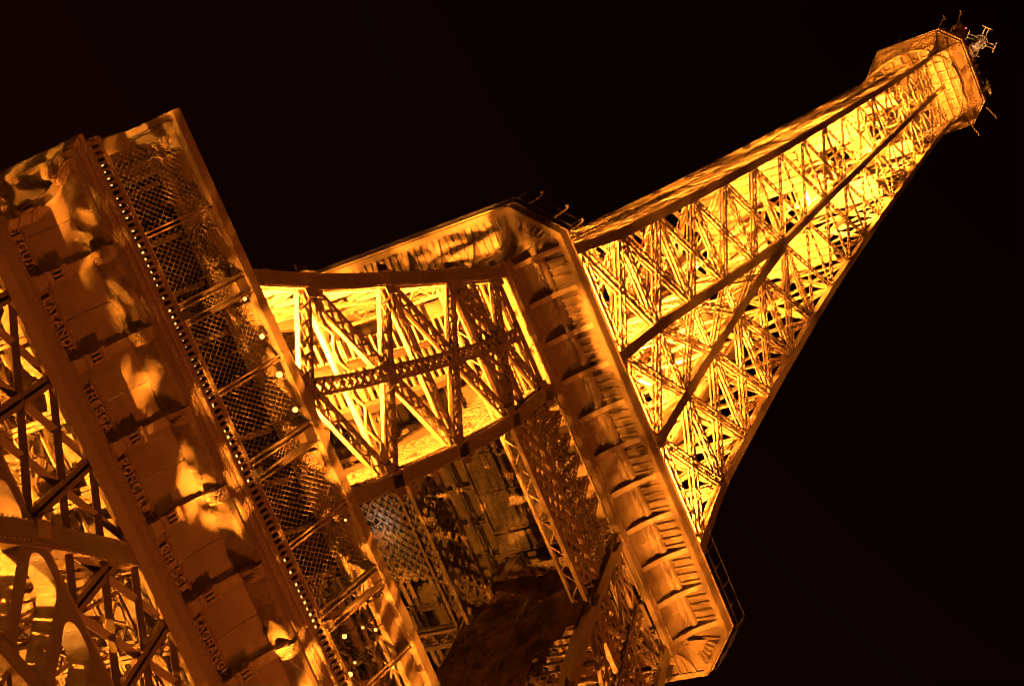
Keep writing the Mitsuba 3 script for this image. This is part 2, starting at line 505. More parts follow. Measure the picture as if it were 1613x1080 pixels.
def bracket_mesh():
    """A console: corbel, small capital, plain shaft and a leaf-carved scroll, centred on x = 0 on the front wall."""
    shaft = MB()
    prof = [(32.9, 53.34), (33.30, 53.34), (33.33, 54.0), (33.33, 55.1), (33.42, 55.6), (33.62, 56.05), (33.95, 56.42), (34.3, 56.65), (34.3, 57.03), (32.9, 57.03)]
    shaft.extrude(sg.Polygon(prof), (-0.21, 0, 0), (0, -1, 0), (0, 0, 1), -0.42)
    cap = MB()
    for z0, z1, o, hw in ((53.30, 53.46, 33.46, 0.33), (53.46, 53.9, 33.40, 0.28), (54.02, 54.14, 33.50, 0.31), (54.14, 54.30, 33.44, 0.26), (54.82, 54.95, 33.47, 0.29), (54.95, 55.14, 33.55, 0.34)):
        cap.box(-hw, hw, -o, -32.95, z0, z1)
    for s_ in (-0.2, 0.0, 0.2):
        cap.bar((s_, -33.44, 54.32), (s_, -33.50, 54.80), 0.11, 0.14, (0, 1, 0))
    scroll = MB()
    cy, cz = 34.50, 56.58
    for r, hw in ((0.50, 0.27), (0.40, 0.32), (0.28, 0.36), (0.15, 0.40)):
        c = trimesh.creation.cylinder(r, 2 * hw, sections=22)
        a = np.asarray(c.vertices)
        scroll.add(np.c_[a[:, 2], -(cy + a[:, 0]), cz + a[:, 1]], c.faces)
    t = np.linspace(-0.4, 3.7, 22)
    for hw in (-0.27, 0.27):
        pts = [(hw, -(cy + (0.48 - 0.066 * q) * math.cos(q - 2.2)), cz + (0.48 - 0.066 * q) * math.sin(q - 2.2)) for q in t]
        for A, B in zip(pts[:-1], pts[1:]):
            scroll.bar(A, B, 0.09, 0.09, (1, 0, 0))
    leaf = MB()
    for j, s_ in enumerate(np.linspace(-0.22, 0.22, 5)):
        q = np.linspace(-2.9 + 0.15 * (j % 2), -0.3, 10)
        rr = 0.53 + 0.06 * np.cos(3 * q + j)
        pts = [(s_ + 0.02 * math.sin(5 * a), -(cy + r * math.cos(a)), cz + r * math.sin(a)) for a, r in zip(q, rr)]
        for i_, (A, B) in enumerate(zip(pts[:-1], pts[1:])):
            leaf.bar(A, B, 0.085, 0.12 - 0.004 * i_, (1, 0, 0))
    return shaft, cap, scroll, leaf


bs = bracket_mesh()
bply = [mikit.ply(b.arrays(), 'iron_trim', s) for b, s in zip(bs, (False, False, 40, False))]
panel_a = mikit.ply(profile_strip(COVE, 0.0, 1.885).arrays(), 'iron_plate', 30)
diag_scale = T().rotate([0, 0, 1], -45)
for k in range(4):
    if k == 2:
        continue
    fr = 'name_frieze' if k == 0 else f'name_frieze_{k:03d}'
    m = MB().box(-33.16, 33.16, -33.16, -32.7, 52.5, 53.28)
    m.box(-33.24, 33.24, -33.24, -32.7, 53.283, 53.36)
    put(tp(fr, 'lower_belt'), m, 'iron_plate', tw=ROT[k])
    m = MB().box(-32.998, 32.998, -33.0, -32.72, 53.36, 54.16)
    put(tp(fr, 'name_band'), m, 'iron_plate', tw=ROT[k])
    m = MB().box(-33.1, 33.1, -33.10, -32.75, 54.165, 54.235)
    m.box(-33.05, 33.05, -33.05, -32.75, 54.24, 54.295)
    put(tp(fr, 'moulding'), m, 'iron_plate', tw=ROT[k])
    for i in range(18):
        x0 = XK[i]
        if i in (0, 17):
            mm = profile_strip(COVE, -33.0 if i == 0 else XK[17], XK[1] - 1.91 if i == 0 else XK[17] + 1.885, mitre0=1.0 if i == 0 else 0)
            m2 = profile_strip(COVE, XK[1] - 1.885 if i == 0 else XK[17] + 1.91, XK[1] if i == 0 else 33.0, mitre1=0.0 if i == 0 else 1.0)
            put(tp(fr, 'cove_plate'), mm, 'iron_plate', 30, tw=ROT[k]); put(tp(fr, 'cove_plate'), m2, 'iron_plate', 30, tw=ROT[k])
        else:
            for o in (0.0, 1.915):
                put(tp(fr, 'cove_plate'), panel_a, tw=ROT[k] @ T().translate([x0 + o, 0, 0]))
    for i in range(0, 19):
        if i in (0, 18):
            continue
        tw = ROT[k] @ T().translate([XK[i], 0, 0])
        for n, d in zip(('console_shaft', 'console_capital', 'console_scroll', 'console_leaf'), bply):
            put(tp(fr, n), d, tw=tw)
    # the corner console stands on the diagonal
    s2 = math.sqrt(2)
    tw = ROT[k] @ T().translate([-33.0, -33.0, 0]) @ T().rotate([0, 0, 1], -45) @ T().scale([1, 1.25, 1]) @ T().translate([0, 33.0, 0])
    for n, d in zip(('console_shaft', 'console_capital', 'console_scroll', 'console_leaf'), bply):
        put(tp(fr, n), d, tw=tw)
    if k == 0:
        for i, nm in enumerate(NAMES):
            t_ = meshkit.text_mesh(nm, 0.44, 0.12)
            a = np.asarray(t_.vertices)
            wd = a[:, 0].max() - a[:, 0].min()
            want = min(0.36 * len(nm), 2.8)
            a = np.c_[(a[:, 0] - a[:, 0].min() - wd / 2) * want / wd, a[:, 1], a[:, 2]]
            xc = XK[i] + 1.9 + (0.05 if i else 0.45)
            put(tp(fr, 'lettering'), MB().add(np.c_[xc + a[:, 0], -33.0 - a[:, 2], 53.58 + a[:, 1]], t_.faces), 'lettering_paint', label=f'raised iron letters reading {nm}')
    # cornice
    cor = [(34.55, 57.04), (35.12, 57.05), (35.14, 57.13), (35.2, 57.14), (35.22, 57.22), (35.15, 57.25), (35.16, 57.29), (35.30, 57.3), (35.37, 57.36), (35.37, 57.44), (35.3, 57.47), (34.9, 57.47)]
    m = MB()
    V = []
    for o, z in cor:
        V += [(-o, -o, z), (o, -o, z)]
    F = [(2 * i, 2 * i + 1, 2 * i + 3, 2 * i + 2) for i in range(len(cor) - 1)]
    m.add(V, F)
    put(tp(fr, 'cornice'), m, 'iron_plate', tw=ROT[k])

# ------------------------------------------------------------------ first-floor gallery: parapet, posts, roof, nets, lamps
WARM = np.array([1.0, 0.62, 0.22])


def glow(key, mb, radiance, tint=WARM, weight=0.05, **kw):
    d = mikit.ply(mb.arrays() if isinstance(mb, MB) else mb, 'white_metal')
    d['emitter'] = {'type': 'area', 'radiance': {'type': 'rgb', 'value': (np.asarray(tint) * radiance * LONG).tolist()}, 'sampling_weight': weight}
    return put(key, d, **kw)


for k in (0, 3):
    ga = 'gallery' if k == 0 else 'gallery_001'
    m = MB().box(-35.02, 35.02, -35.05, -34.75, 57.47, 57.93)
    m.box(-35.06, 35.06, -35.10, -34.72, 58.42, 58.62)
    put(tp(ga, 'parapet_rail'), m, 'iron_plate', tw=ROT[k])
    m = MB()
    for x in np.arange(-34.9, 34.9, 0.305):
        m.box(x, x + 0.13, -35.03, -34.8, 57.93, 58.42)
    m.box(-34.9, 34.9, -34.74, -34.70, 57.93, 58.42)
    put(tp(ga, 'baluster'), m, 'iron', kind='stuff', tw=ROT[k])
    # roof edge
    m = MB().box(-35.02, 35.02, -35.02, -34.70, 63.62, 64.2)
    put(tp(ga, 'roof_beam'), m, 'iron_plate', tw=ROT[k])
    m = MB().box(-34.66, 34.66, -34.66, -33.5, 63.64, 64.1)
    put(tp(ga, 'roof_soffit'), m, 'iron_plate', tw=ROT[k])
    m = MB().box(-33.46, 33.46, -33.46, -33.1, 63.45, 64.0)
    m.box(-33.05, 33.05, -33.05, -32.7, 63.6, 64.0)
    put(tp(ga, 'inner_purlin'), m, 'iron', tw=ROT[k])
    for x in np.arange(-33.2, -8, 1.9):
        put(tp(ga, 'rafter_stub'), MB().box(x - 0.06, x + 0.06, -34.62, -32.4, 63.44, 63.58), 'iron', tw=ROT[k])
    for i in range(1, 18):
        x = XK[i]
        if i % 2 == 0:
            for o in (-0.39, 0.39):
                m = MB()
                for s_ in (-0.12, 0.12):
                    m.box(x + o + s_ - 0.025, x + o + s_ + 0.025, -34.97, -34.63, 58.62, 63.62)
                m.box(x + o - 0.1, x + o + 0.1, -34.82, -34.78, 58.62, 63.62)
                put(tp(ga, 'double_post'), m, 'iron_plate', tw=ROT[k])
            m = MB().box(x - 0.54, x + 0.54, -34.99, -34.60, 58.62, 58.74)
            m.box(x - 0.26, x + 0.26, -34.66, -34.62, 58.74, 59.15)
            put(tp(ga, 'post_base'), m, 'iron_plate', tw=ROT[k])
            put(tp(ga, 'post_head'), MB().box(x - 0.26, x + 0.26, -34.9, -34.62, 62.9, 63.62), 'iron_plate', tw=ROT[k])
        else:
            for o in (-0.1, 0.1):
                put(tp(ga, 'slim_post'), MB().box(x + o - 0.045, x + o + 0.045, -34.86, -34.74, 58.62, 63.62), 'iron', tw=ROT[k])
    for s_ in (-1, 1):
        put(tp(ga, 'corner_post'), MB().box(s_ * 34.5 - 0.35, s_ * 34.5 + 0.35, -34.92, -34.3, 57.9, 60.3), 'iron_plate', tw=ROT[k])
# gallery roof deck, back wall, roof truss
m = MB()
m.box(-33.4, -11.6, -32.65, -26.2, 64.02, 64.15)
m.box(-33.0, -26.4, -26.15, -11.6, 64.02, 64.15)
put(tp('gallery', 'roof_deck'), m, 'dark_glass')
for x in np.arange(-32.2, -11, 2.54):
    put(tp('gallery', 'wall_panel'), MB().box(x + 0.06, x + 2.46, -27.0, -26.85, 58.0, 63.9), 'dark_glass')
for x in np.arange(-32.3, -11, 2.54):
    m = MB().box(x - 0.12, x + 0.12, -32.3, -27.0, 63.55, 63.85)
    put(tp('gallery', 'rafter'), m, 'iron')
m = MB()
for y in (-33.4, -30.6, -27.2):
    lattice(m, (-11.4, y, 63.3), (34, y, 63.3), (0, 0, -1), 0.8, 0.7, 0.12, 0.08, 0.9, 'fbs')
for y in (-32.0, -28.9):
    m.bar((-11.4, y, 63.5), (34, y, 63.5), 0.25, 0.35)
for x in np.arange(-10, 34, 3.8):
    m.bar((x, -33.4, 63.6), (x, -20, 63.6), 0.22, 0.3)
    m.bar((x, -33.4, 63.6), (x + 3.8, -27.2, 63.6), 0.06, 0.06)
    m.bar((x + 3.8, -33.4, 63.6), (x, -27.2, 63.6), 0.06, 0.06)
put(tp('gallery', 'open_roof_truss'), m, 'iron')
put(tp('gallery', 'hanging_fascia'), MB().box(-10.4, 34.2, -34.60, -34.25, 62.75, 63.6), 'iron_plate')
m = MB()
for i in range(9):
    m.box(-9.9 + 0.42 * i, -9.68 + 0.42 * i, -29.4, -28.3, 66.2, 66.45)
put(tp('gallery', 'slatted_awning'), m, 'iron')


def diamond(m, x0, x1, z0, z1, put3, pitch=0.29, tall=0.42, d=0.022):
    """Two families of slanting wires clipped to a rectangle."""
    s = tall / pitch
    for fam in (1, -1):
        lo, hi = (z0 - s * x1, z1 - s * x0) if fam > 0 else (z0 + s * x0, z1 + s * x1)
        for c in np.arange(lo + 0.1, hi, tall):
            pts = []
            xa, xb = (z0 - c) / (fam * s), (z1 - c) / (fam * s)
            xa, xb = sorted((xa, xb))
            xa, xb = max(xa, x0), min(xb, x1)
            if xb - xa < 0.03:
                continue
            m.bar(put3(xa, fam * s * xa + c), put3(xb, fam * s * xb + c), d, d, (0.1, 1, 0.1), False)


ordn = ['corner', 'second', 'third', 'fourth', 'fifth', 'sixth']
bays = [(-34.1, XK[1] - 0.16), (XK[1] + 0.16, XK[2] - 0.56), (XK[2] + 0.56, XK[3] - 0.16), (XK[3] + 0.16, XK[4] - 0.56), (XK[4] + 0.56, XK[5] - 0.16), (XK[5] + 0.16, XK[6] - 0.56)]
for i, (a, b) in enumerate(bays):
    m = MB()
    diamond(m, a, b, 58.7, 63.4, lambda x, z: (x, -34.5 + 0.10 * math.sin(1.3 * x + z), z))
    nm = ['at the corner of the gallery', 'left of the first pair of posts', 'right of the first pair of posts', 'left of the second pair of posts', 'right of the second pair of posts', 'left of the third pair of posts'][i]
    key = put('safety_net', m, 'iron', label='diamond wire safety net ' + nm)
    labels[key].update(category='safety net', group='wire safety nets across the gallery')
for i, kk in enumerate((2, 4)):
    m = MB()
    diamond(m, XK[kk] - 0.25, XK[kk] + 0.25, 59.3, 62.8, lambda x, z: (x, -34.55, z), 0.22, 0.3)
    key = put('post_net', m, 'iron', label='narrow wire net between the ' + ('first' if i == 0 else 'second') + ' pair of gallery posts from the corner')
    labels[key].update(category='safety net', group='narrow nets between paired posts')
m = MB()
diamond(m, -34.1, -30, 58.7, 63.4, lambda x, z: (-34.5, x, z))
diamond(m, -30, -27, 58.7, 63.4, lambda x, z: (-34.5, x, z))
key = put('side_net', m, 'iron', label='diamond wire safety net round the corner on the side of the gallery')
labels[key].update(category='safety net')

# gallery lamps under the roof edge
lamp_lab = ['dimmer lamp highest in the row under the gallery roof edge', 'second lamp in the row under the gallery roof edge, just below the first', 'brightest starry lamp in the middle of the row under the roof edge',
            'starry lamp right above the second pair of gallery posts', 'small lamp alone beside the fifth safety net']
for i, (x, r, y, z) in enumerate([(-25.9, 0.09, -34.72, 63.2), (-24.0, 0.12, -34.72, 63.2), (-22.05, 0.15, -34.72, 63.2), (-20.25, 0.13, -34.72, 63.2), (-14.5, 0.06, -34.72, 63.2)]):
    t = thing('gallery_lamp', lamp_lab[i], 'lamp', 'lamps under the gallery roof')
    s = trimesh.creation.icosphere(2, r)
    glow(t + '__bulb', MB().add(s.vertices + [x, y, z], s.faces), 3.4, tint=(1.0, 0.42, 0.08), weight=0.04)
    put(t + '__holder', MB().box(x - 0.05, x + 0.05, y - 0.05, y + 0.05, z + r * 0.8, 63.63), 'dark_metal')
court = [(-9.3, -32.7, 62, 0.12, 'pair'), (-9.55, -34.0, 62, 0.07, ''), (-7.35, -32.0, 62, 0.13, ''), (-7.9, -32.6, 62, 0.07, ''), (-9.2, -34.4, 62.3, 0.08, ''), (-7.2, -34.4, 62.3, 0.08, '')]
cl = ['bright starry lamp inside the open gallery roof', 'small lamp next to the upper starry lamp in the open roof', 'lower starry lamp inside the open gallery roof', 'small lamp next to the lower starry lamp in the open roof',
      'small lamp against the roof beam, upper one', 'small lamp against the roof beam, lower one']
for (x, y, z, r, _), lb in zip(court, cl):
    t = thing('court_lamp', lb, 'lamp', 'lamps inside the open gallery roof')
    s = trimesh.creation.icosphere(2, r)
    glow(t + '__bulb', MB().add(s.vertices + [x, y, z], s.faces), 2.6, tint=(1.0, 0.42, 0.08), weight=0.02)
    put(t + '__hanger', MB().box(x - 0.03, x + 0.03, y - 0.03, y + 0.03, z + r * 0.8, 63.35), 'dark_metal')
# little lights behind the parapet, one string to a bay
for i in range(8):
    t = 'light_string' if i == 0 else f'light_string_{i:03d}'
    labels[t] = {'label': f'string of small parapet lights above the name {NAMES[i]}', 'category': 'string lights', 'group': 'strings of small lights along the parapet', 'kind': 'stuff'}
    m = MB()
    x = XK[i] + 0.08
    while x < XK[i + 1]:
        if rng.random() < 0.78:
            h = 0.05 + 0.06 * rng.random()
            z_ = 58.06
            m.add([(x + 0.15, -34.97, z_), (x + 0.28, -34.97, z_), (x + 0.28, -34.97, z_ + h * 1.6), (x + 0.15, -34.97, z_ + h * 1.6)], [(0, 1, 2, 3)])
        x += 0.305
    glow('light_string', m, 1.15, tint=(1.0, 0.62, 0.16), weight=0.015)
# lamps at the feet of the paired posts, placed just in front to light them
for kk in (2, 4, 6):
    spot(f'post_light_{kk}', (XK[kk], -35.5, 58.7), (XK[kk], -34.75, 63.0), 260, 16, SODIUM, 0.4)
    t = thing('post_lamp', f'small uplight at the foot of the {["", "first", "second", "third"][kk // 2]} pair of gallery posts', 'lamp', 'uplights at the feet of the paired posts')
    put(t + '__housing', MB().box(XK[kk] - 0.2, XK[kk] + 0.2, -35.62, -35.12, 58.45, 58.6), 'dark_metal')

labels['strip_light'] = {'label': 'long light strip on top of the gallery parapet rail, hidden from below', 'category': 'strip light'}
glow('strip_light', MB().add([(-34.4, -35.09, 58.65), (-2, -35.09, 58.65), (-2, -35.04, 58.65), (-34.4, -35.04, 58.65)], [(0, 1, 2, 3)]), 100, tint=SODIUM, weight=0.6)  # unseen strip, placed to light the roof soffit and posts

# ------------------------------------------------------------------ legs between first and second floor
MID = [58.7, 69.4, 80.3, 91.1, 101.7, 110.0]
mid_parts = []          # (name, ply) of the front left leg, all four faces
mid_back = []
for face in ('front', 'left', 'right', 'back'):
    stuff = MB()
    for i, (za, zb) in enumerate(zip(MID[:-1], MID[1:])):
        A0, B0, n = face_nodes(face, za)
        A1, B1, _ = face_nodes(face, zb)
        sh = 0.12 * np.array(n)
        A0, B0, A1, B1 = (np.array(q) + sh for q in (A0, B0, A1, B1))
        wd, dp = 1.0 - 0.05 * i, 0.72
        M0, M1, C = (A0 + B0) / 2, (A1 + B1) / 2, (A0 + B0 + A1 + B1) / 4
        jobs = [('diagonal_girder', A0, B1, wd), ('diagonal_girder', B0, A1, wd), ('cross_girder', A1, B1, wd * 0.95), ('middle_girder', M0, M1, 0.85)]
        for nm, P, Q, w_ in jobs:
            m = lattice(MB(), P, Q, n, w_ * 1.2, dp if nm == 'middle_girder' else 0.34, 0.17, 0.13, 1.15, 'fb' if nm == 'middle_girder' else 'f', nm != 'cross_girder')
            if face in ('front', 'left'):
                mid_parts.append((nm, m))
            else:
                lattice(stuff, P, Q, n, w_ * 1.25, dp, 0.2, 0.17, 0.95, 'fbs', True)
        # gusset plates
        t_ = unit(B0 - A0)
        up_ = unit(M1 - M0)
        for Cn, s_ in ((C, 0.75), (A1, 1.0), (B1, 1.0)):
            o = np.array(n) * 0.37
            pl = [(-s_, -s_ * 0.8), (s_, -s_ * 0.8), (s_, s_ * 0.8), (-s_, s_ * 0.8)]
            g = MB().extrude(sg.Polygon(pl), Cn + o - np.cross(t_, up_) * 0.015, t_, up_, 0.03)
            if face in ('front', 'left'):
                mid_parts.append(('gusset_plate', g))
            else:
                stuff.tm(trimesh.Trimesh(*g.arrays(), process=False))
    if face in ('right', 'back'):
        mid_back.append(('lattice_bracing', stuff))
# rivet lugs along the posts' inner flanges
lug = MB()
for z in np.arange(60, 111, 0.42):
    c = CS(z)
    o, i_ = outer(z, c), inner(z, c)
    lug.box(-o + c / 2 - 0.02, -o + c / 2 + 0.14, -o - 0.1, -o + 0.25, z, z + 0.2)
    lug.box(-i_ - c / 2 - 0.14, -i_ - c / 2 + 0.02, -o - 0.1, -o + 0.25, z, z + 0.2)
    lug.box(-o - 0.1, -o + 0.25, -o + c / 2 - 0.02, -o + c / 2 + 0.14, z, z + 0.2)
mid_back.append(('rivet_row', lug))
track = MB()
for s_ in (-1.6, 1.6):
    pts = [(-(w(z) + v(z)) / 2 + s_, -(w(z) + v(z)) / 2 + 1.0, z) for z in np.arange(58, 112, 4.0)]
    for A, B in zip(pts[:-1], pts[1:]):
        track.bar(A, B, 0.5, 0.7)
for z in np.arange(58, 111, 1.1):
    c = -(w(z) + v(z)) / 2
    track.bar((c - 1.9, c + 1.0, z), (c + 1.9, c + 1.0, z), 0.16, 0.25)
    track.bar((c - 3.2, c - 1.4, z), (c - 1.8, c - 1.4, z), 0.5, 0.05)
mid_back.append(('lift_track', track))
mid_parts_ply = [(n, mikit.ply(m.arrays(), 'iron')) for n, m in mid_parts]
mid_back_ply = [(n, mikit.ply(m.arrays(), 'iron')) for n, m in mid_back]
for k in range(4):
    leg = 'middle_leg' if k == 0 else f'middle_leg_{k:03d}'
    for d in posts_mid:
        put(tp(leg, 'corner_post'), d, tw=ROT[k])
    if k < 2:
        for n, d in mid_parts_ply:
            put(tp(leg, n), d, tw=ROT[k])
    else:
        al = MB()
        for n, mm in mid_parts:
            al.tm(trimesh.Trimesh(*mm.arrays(), process=False))
        if k == 2:
            far_ply = mikit.ply(al.arrays(), 'iron')
        put(tp(leg, 'lattice_bracing'), far_ply, kind='stuff', tw=ROT[k])
    for n, d in mid_back_ply:
        put(tp(leg, n), d, kind=None if n == 'lift_track' else 'stuff', tw=ROT[k])

# ------------------------------------------------------------------ girders under the second floor
def platform_girder(y, half, chord_dep, solid=True):
    """Bottom chord box, top chord and flat-bar web along x at distance y in front of the centre."""
    out = []
    z0, z1 = 101.45, 105.2
    yy = lambda z: y if y < 12 else w(z) - 0.35
    for nm, z, o in (('bottom_chord', z0, 0.0), ('rear_chord', z0, -1.15), ('top_chord', z1, 0.0)):
        m = MB()
        m.bar((-half, -(yy(z) + o), z), (half, -(yy(z) + o), z), 0.34 if nm != 'rear_chord' else 0.24, 0.42 if nm != 'rear_chord' else 0.3, (0, 0, 1))
        out.append((nm, m))
    m = MB()
    n = int(2 * half / 1.05)
    xs = np.linspace(-half, half, n + 1)
    for i in range(n):
        s_ = 1 if i % 2 else -1
        m.bar((xs[i], -(yy(z0) + 0.55 - 1.13 - s_ * 0.5), z0 - 0.1), (xs[i + 1], -(yy(z0) + 0.55 - 1.13 + s_ * 0.5), z0 - 0.1), 0.09, 0.05, (0, 0, 1), False)
    out.append(('chord_lacing', m))
    web = []
    st = 1.22
    H = z1 - z0
    for fam in (1, -1):
        for x in np.arange(-half - H, half, st):
            xa, xb = x, x + H * 0.95
            za, zb = (z0, z1) if fam > 0 else (z1, z0)
            ca, cb = max(xa, -half), min(xb, half)
            if cb - ca < 0.4:
                continue
            f = lambda q: za + (zb - za) * (q - xa) / (xb - xa)
            o = 0.06 * fam
            web.append(MB().bar((ca, -(yy(f(ca)) + o), f(ca)), (cb, -(yy(f(cb)) + o), f(cb)), 0.30, 0.05, (0, 1, 0.2)))
    return out, web


pg_front, web_front = platform_girder(19.3, 18.3, 1.0)
pg_in, web_in = platform_girder(8.15, 7.2, 1.0)
for k in range(4):
    for base, parts_, webs in (('platform_girder', pg_front, web_front), ('inner_girder', pg_in, web_in)):
        gname = base if k == 0 else f'{base}_{k:03d}'
        for n, m in parts_:
            if k == 0:
                globals().setdefault('_plies', {})[(base, n)] = mikit.ply(m.arrays(), 'iron_plate' if 'chord' in n else 'iron')
            put(tp(gname, n), _plies[(base, n)], tw=ROT[k])
        if k == 0:
            for m in webs:
                put(tp(gname, 'web_bar'), m, 'iron')
        else:
            if k == 1:
                al = MB()
                for m in webs:
                    al.tm(trimesh.Trimesh(*m.arrays(), process=False))
                _plies[(base, 'web')] = mikit.ply(al.arrays(), 'iron')
            put(tp(gname, 'web_lattice'), _plies[(base, 'web')], kind='stuff', tw=ROT[k])
# upper truss zone between girder and platform, front and inside planes
m = MB()
for x in np.arange(-6.5, 6.5, 1.85):
    for yf, dep in ((lambda z: w(z) - 0.5, 1),):
        A, B = (x, -yf(105.3), 105.3), (x + 1.85, -yf(111.6), 111.6)
        lattice(m, A, B, (0, -1, 0), 0.42, 0.36, 0.08, 0.05, 0.5)
        A, B = (x + 1.85, -yf(105.3), 105.3), (x, -yf(111.6), 111.6)
        lattice(m, A, B, (0, -1, 0), 0.42, 0.36, 0.08, 0.05, 0.5)
        lattice(m, (x, -yf(105.3), 105.3), (x, -yf(111.6), 111.6), (0, -1, 0), 0.36, 0.36, 0.08, 0.05, 0.5)
lattice(m, (-6.5, -(w(108.4) - 0.5), 108.4), (6.5, -(w(108.4) - 0.5), 108.4), (0, -1, 0), 0.5, 0.4, 0.09, 0.05, 0.5)
upper_ply = mikit.ply(m.arrays(), 'iron')
for k in range(4):
    put(tp('second_platform', 'truss_band'), upper_ply, kind='stuff', tw=ROT[k])

# ------------------------------------------------------------------ second platform
OUT2, C2, IN2 = 20.74, 3.4, 17.05


def octagon(h, c):
    return np.array([(-h + c, -h), (h - c, -h), (h, -h + c), (h, h - c), (h - c, h), (-h + c, h), (-h, h - c), (-h, -h + c)])


COVE2 = [(0.0, 112.95), (0.03, 113.6), (0.10, 114.1), (0.25, 114.5), (0.5, 114.82)]     # (outward, z) of the plain plate
RIBX = [-16.35 + 3.27 * i for i in range(11)]


def out2(o):
    """Octagon at distance o outside the inner square belt."""
    t = o / (OUT2 - IN2)
    return octagon(IN2 + o, 0.02 + (C2 - 0.02) * t)


def at_side(o, side, u):
    q = out2(o)
    return q[side] * (1 - u) + q[(side + 1) % 8] * u


def rib_mesh(pos, dirv, reach, half=0.2):
    """A curved cantilever bracket from the belt out to the rim."""
    prof_lo = [(0.02, 112.72), (0.35, 113.25), (0.8, 113.85), (1.35, 114.4), (2.0, 114.85), (2.7, 115.18), (3.28, 115.36)]
    prof_hi = [(3.28, 115.58), (0.35, 115.58), (0.02, 115.2)]
    s = reach / 3.28
    poly = sg.Polygon([(a * s, z) for a, z in prof_lo + prof_hi])
    d = np.array([dirv[0], dirv[1], 0.0]); d /= np.linalg.norm(d)
    t = np.cross(d, [0, 0, 1.0])
    web = MB().extrude(poly, np.array([pos[0], pos[1], 0]) + t * 0.05, d, (0, 0, 1), -0.1 if np.dot(np.cross(d, [0, 0, 1]), t) > 0 else 0.1)
    fl = MB()
    P = [np.array([pos[0], pos[1], 0]) + d * a * s + np.array([0, 0, z]) for a, z in prof_lo]
    V, F = [], []
    for q in P:
        V += [q + t * half, q - t * half, q + t * half + [0, 0, 0.06], q - t * half + [0, 0, 0.06]]
    for i in range(len(P) - 1):
        a = 4 * i
        F += [(a, a + 1, a + 5, a + 4), (a + 2, a + 6, a + 7, a + 3), (a, a + 4, a + 6, a + 2), (a + 1, a + 3, a + 7, a + 5)]
    fl.add(V, F)
    fl.tm(trimesh.Trimesh(*web.arrays(), process=False))
    return fl


def side_frame(k):
    ang = [(-1, 0), (0, 0)]
    return ROT[k]


sp2 = 'second_platform'
for k in range(4):
    m = MB().box(-IN2 - 0.1, IN2 + 0.1, -IN2 - 0.12, -IN2 + 0.35, 112.05, 112.68)
    m.box(-IN2 - 0.16, IN2 + 0.16, -IN2 - 0.18, -IN2 + 0.3, 112.685, 112.76)
    put(tp(sp2, 'belt'), m, 'iron_plate', tw=ROT[k])
    m = MB()
    for x in np.arange(-16.6, 16.7, 0.55):
        m.box(x - 0.05, x + 0.05, -IN2 - 0.16, -IN2 - 0.1, 112.5, 112.62)
    put(tp(sp2, 'belt_rivet'), m, 'iron_plate', kind='stuff', tw=ROT[k])
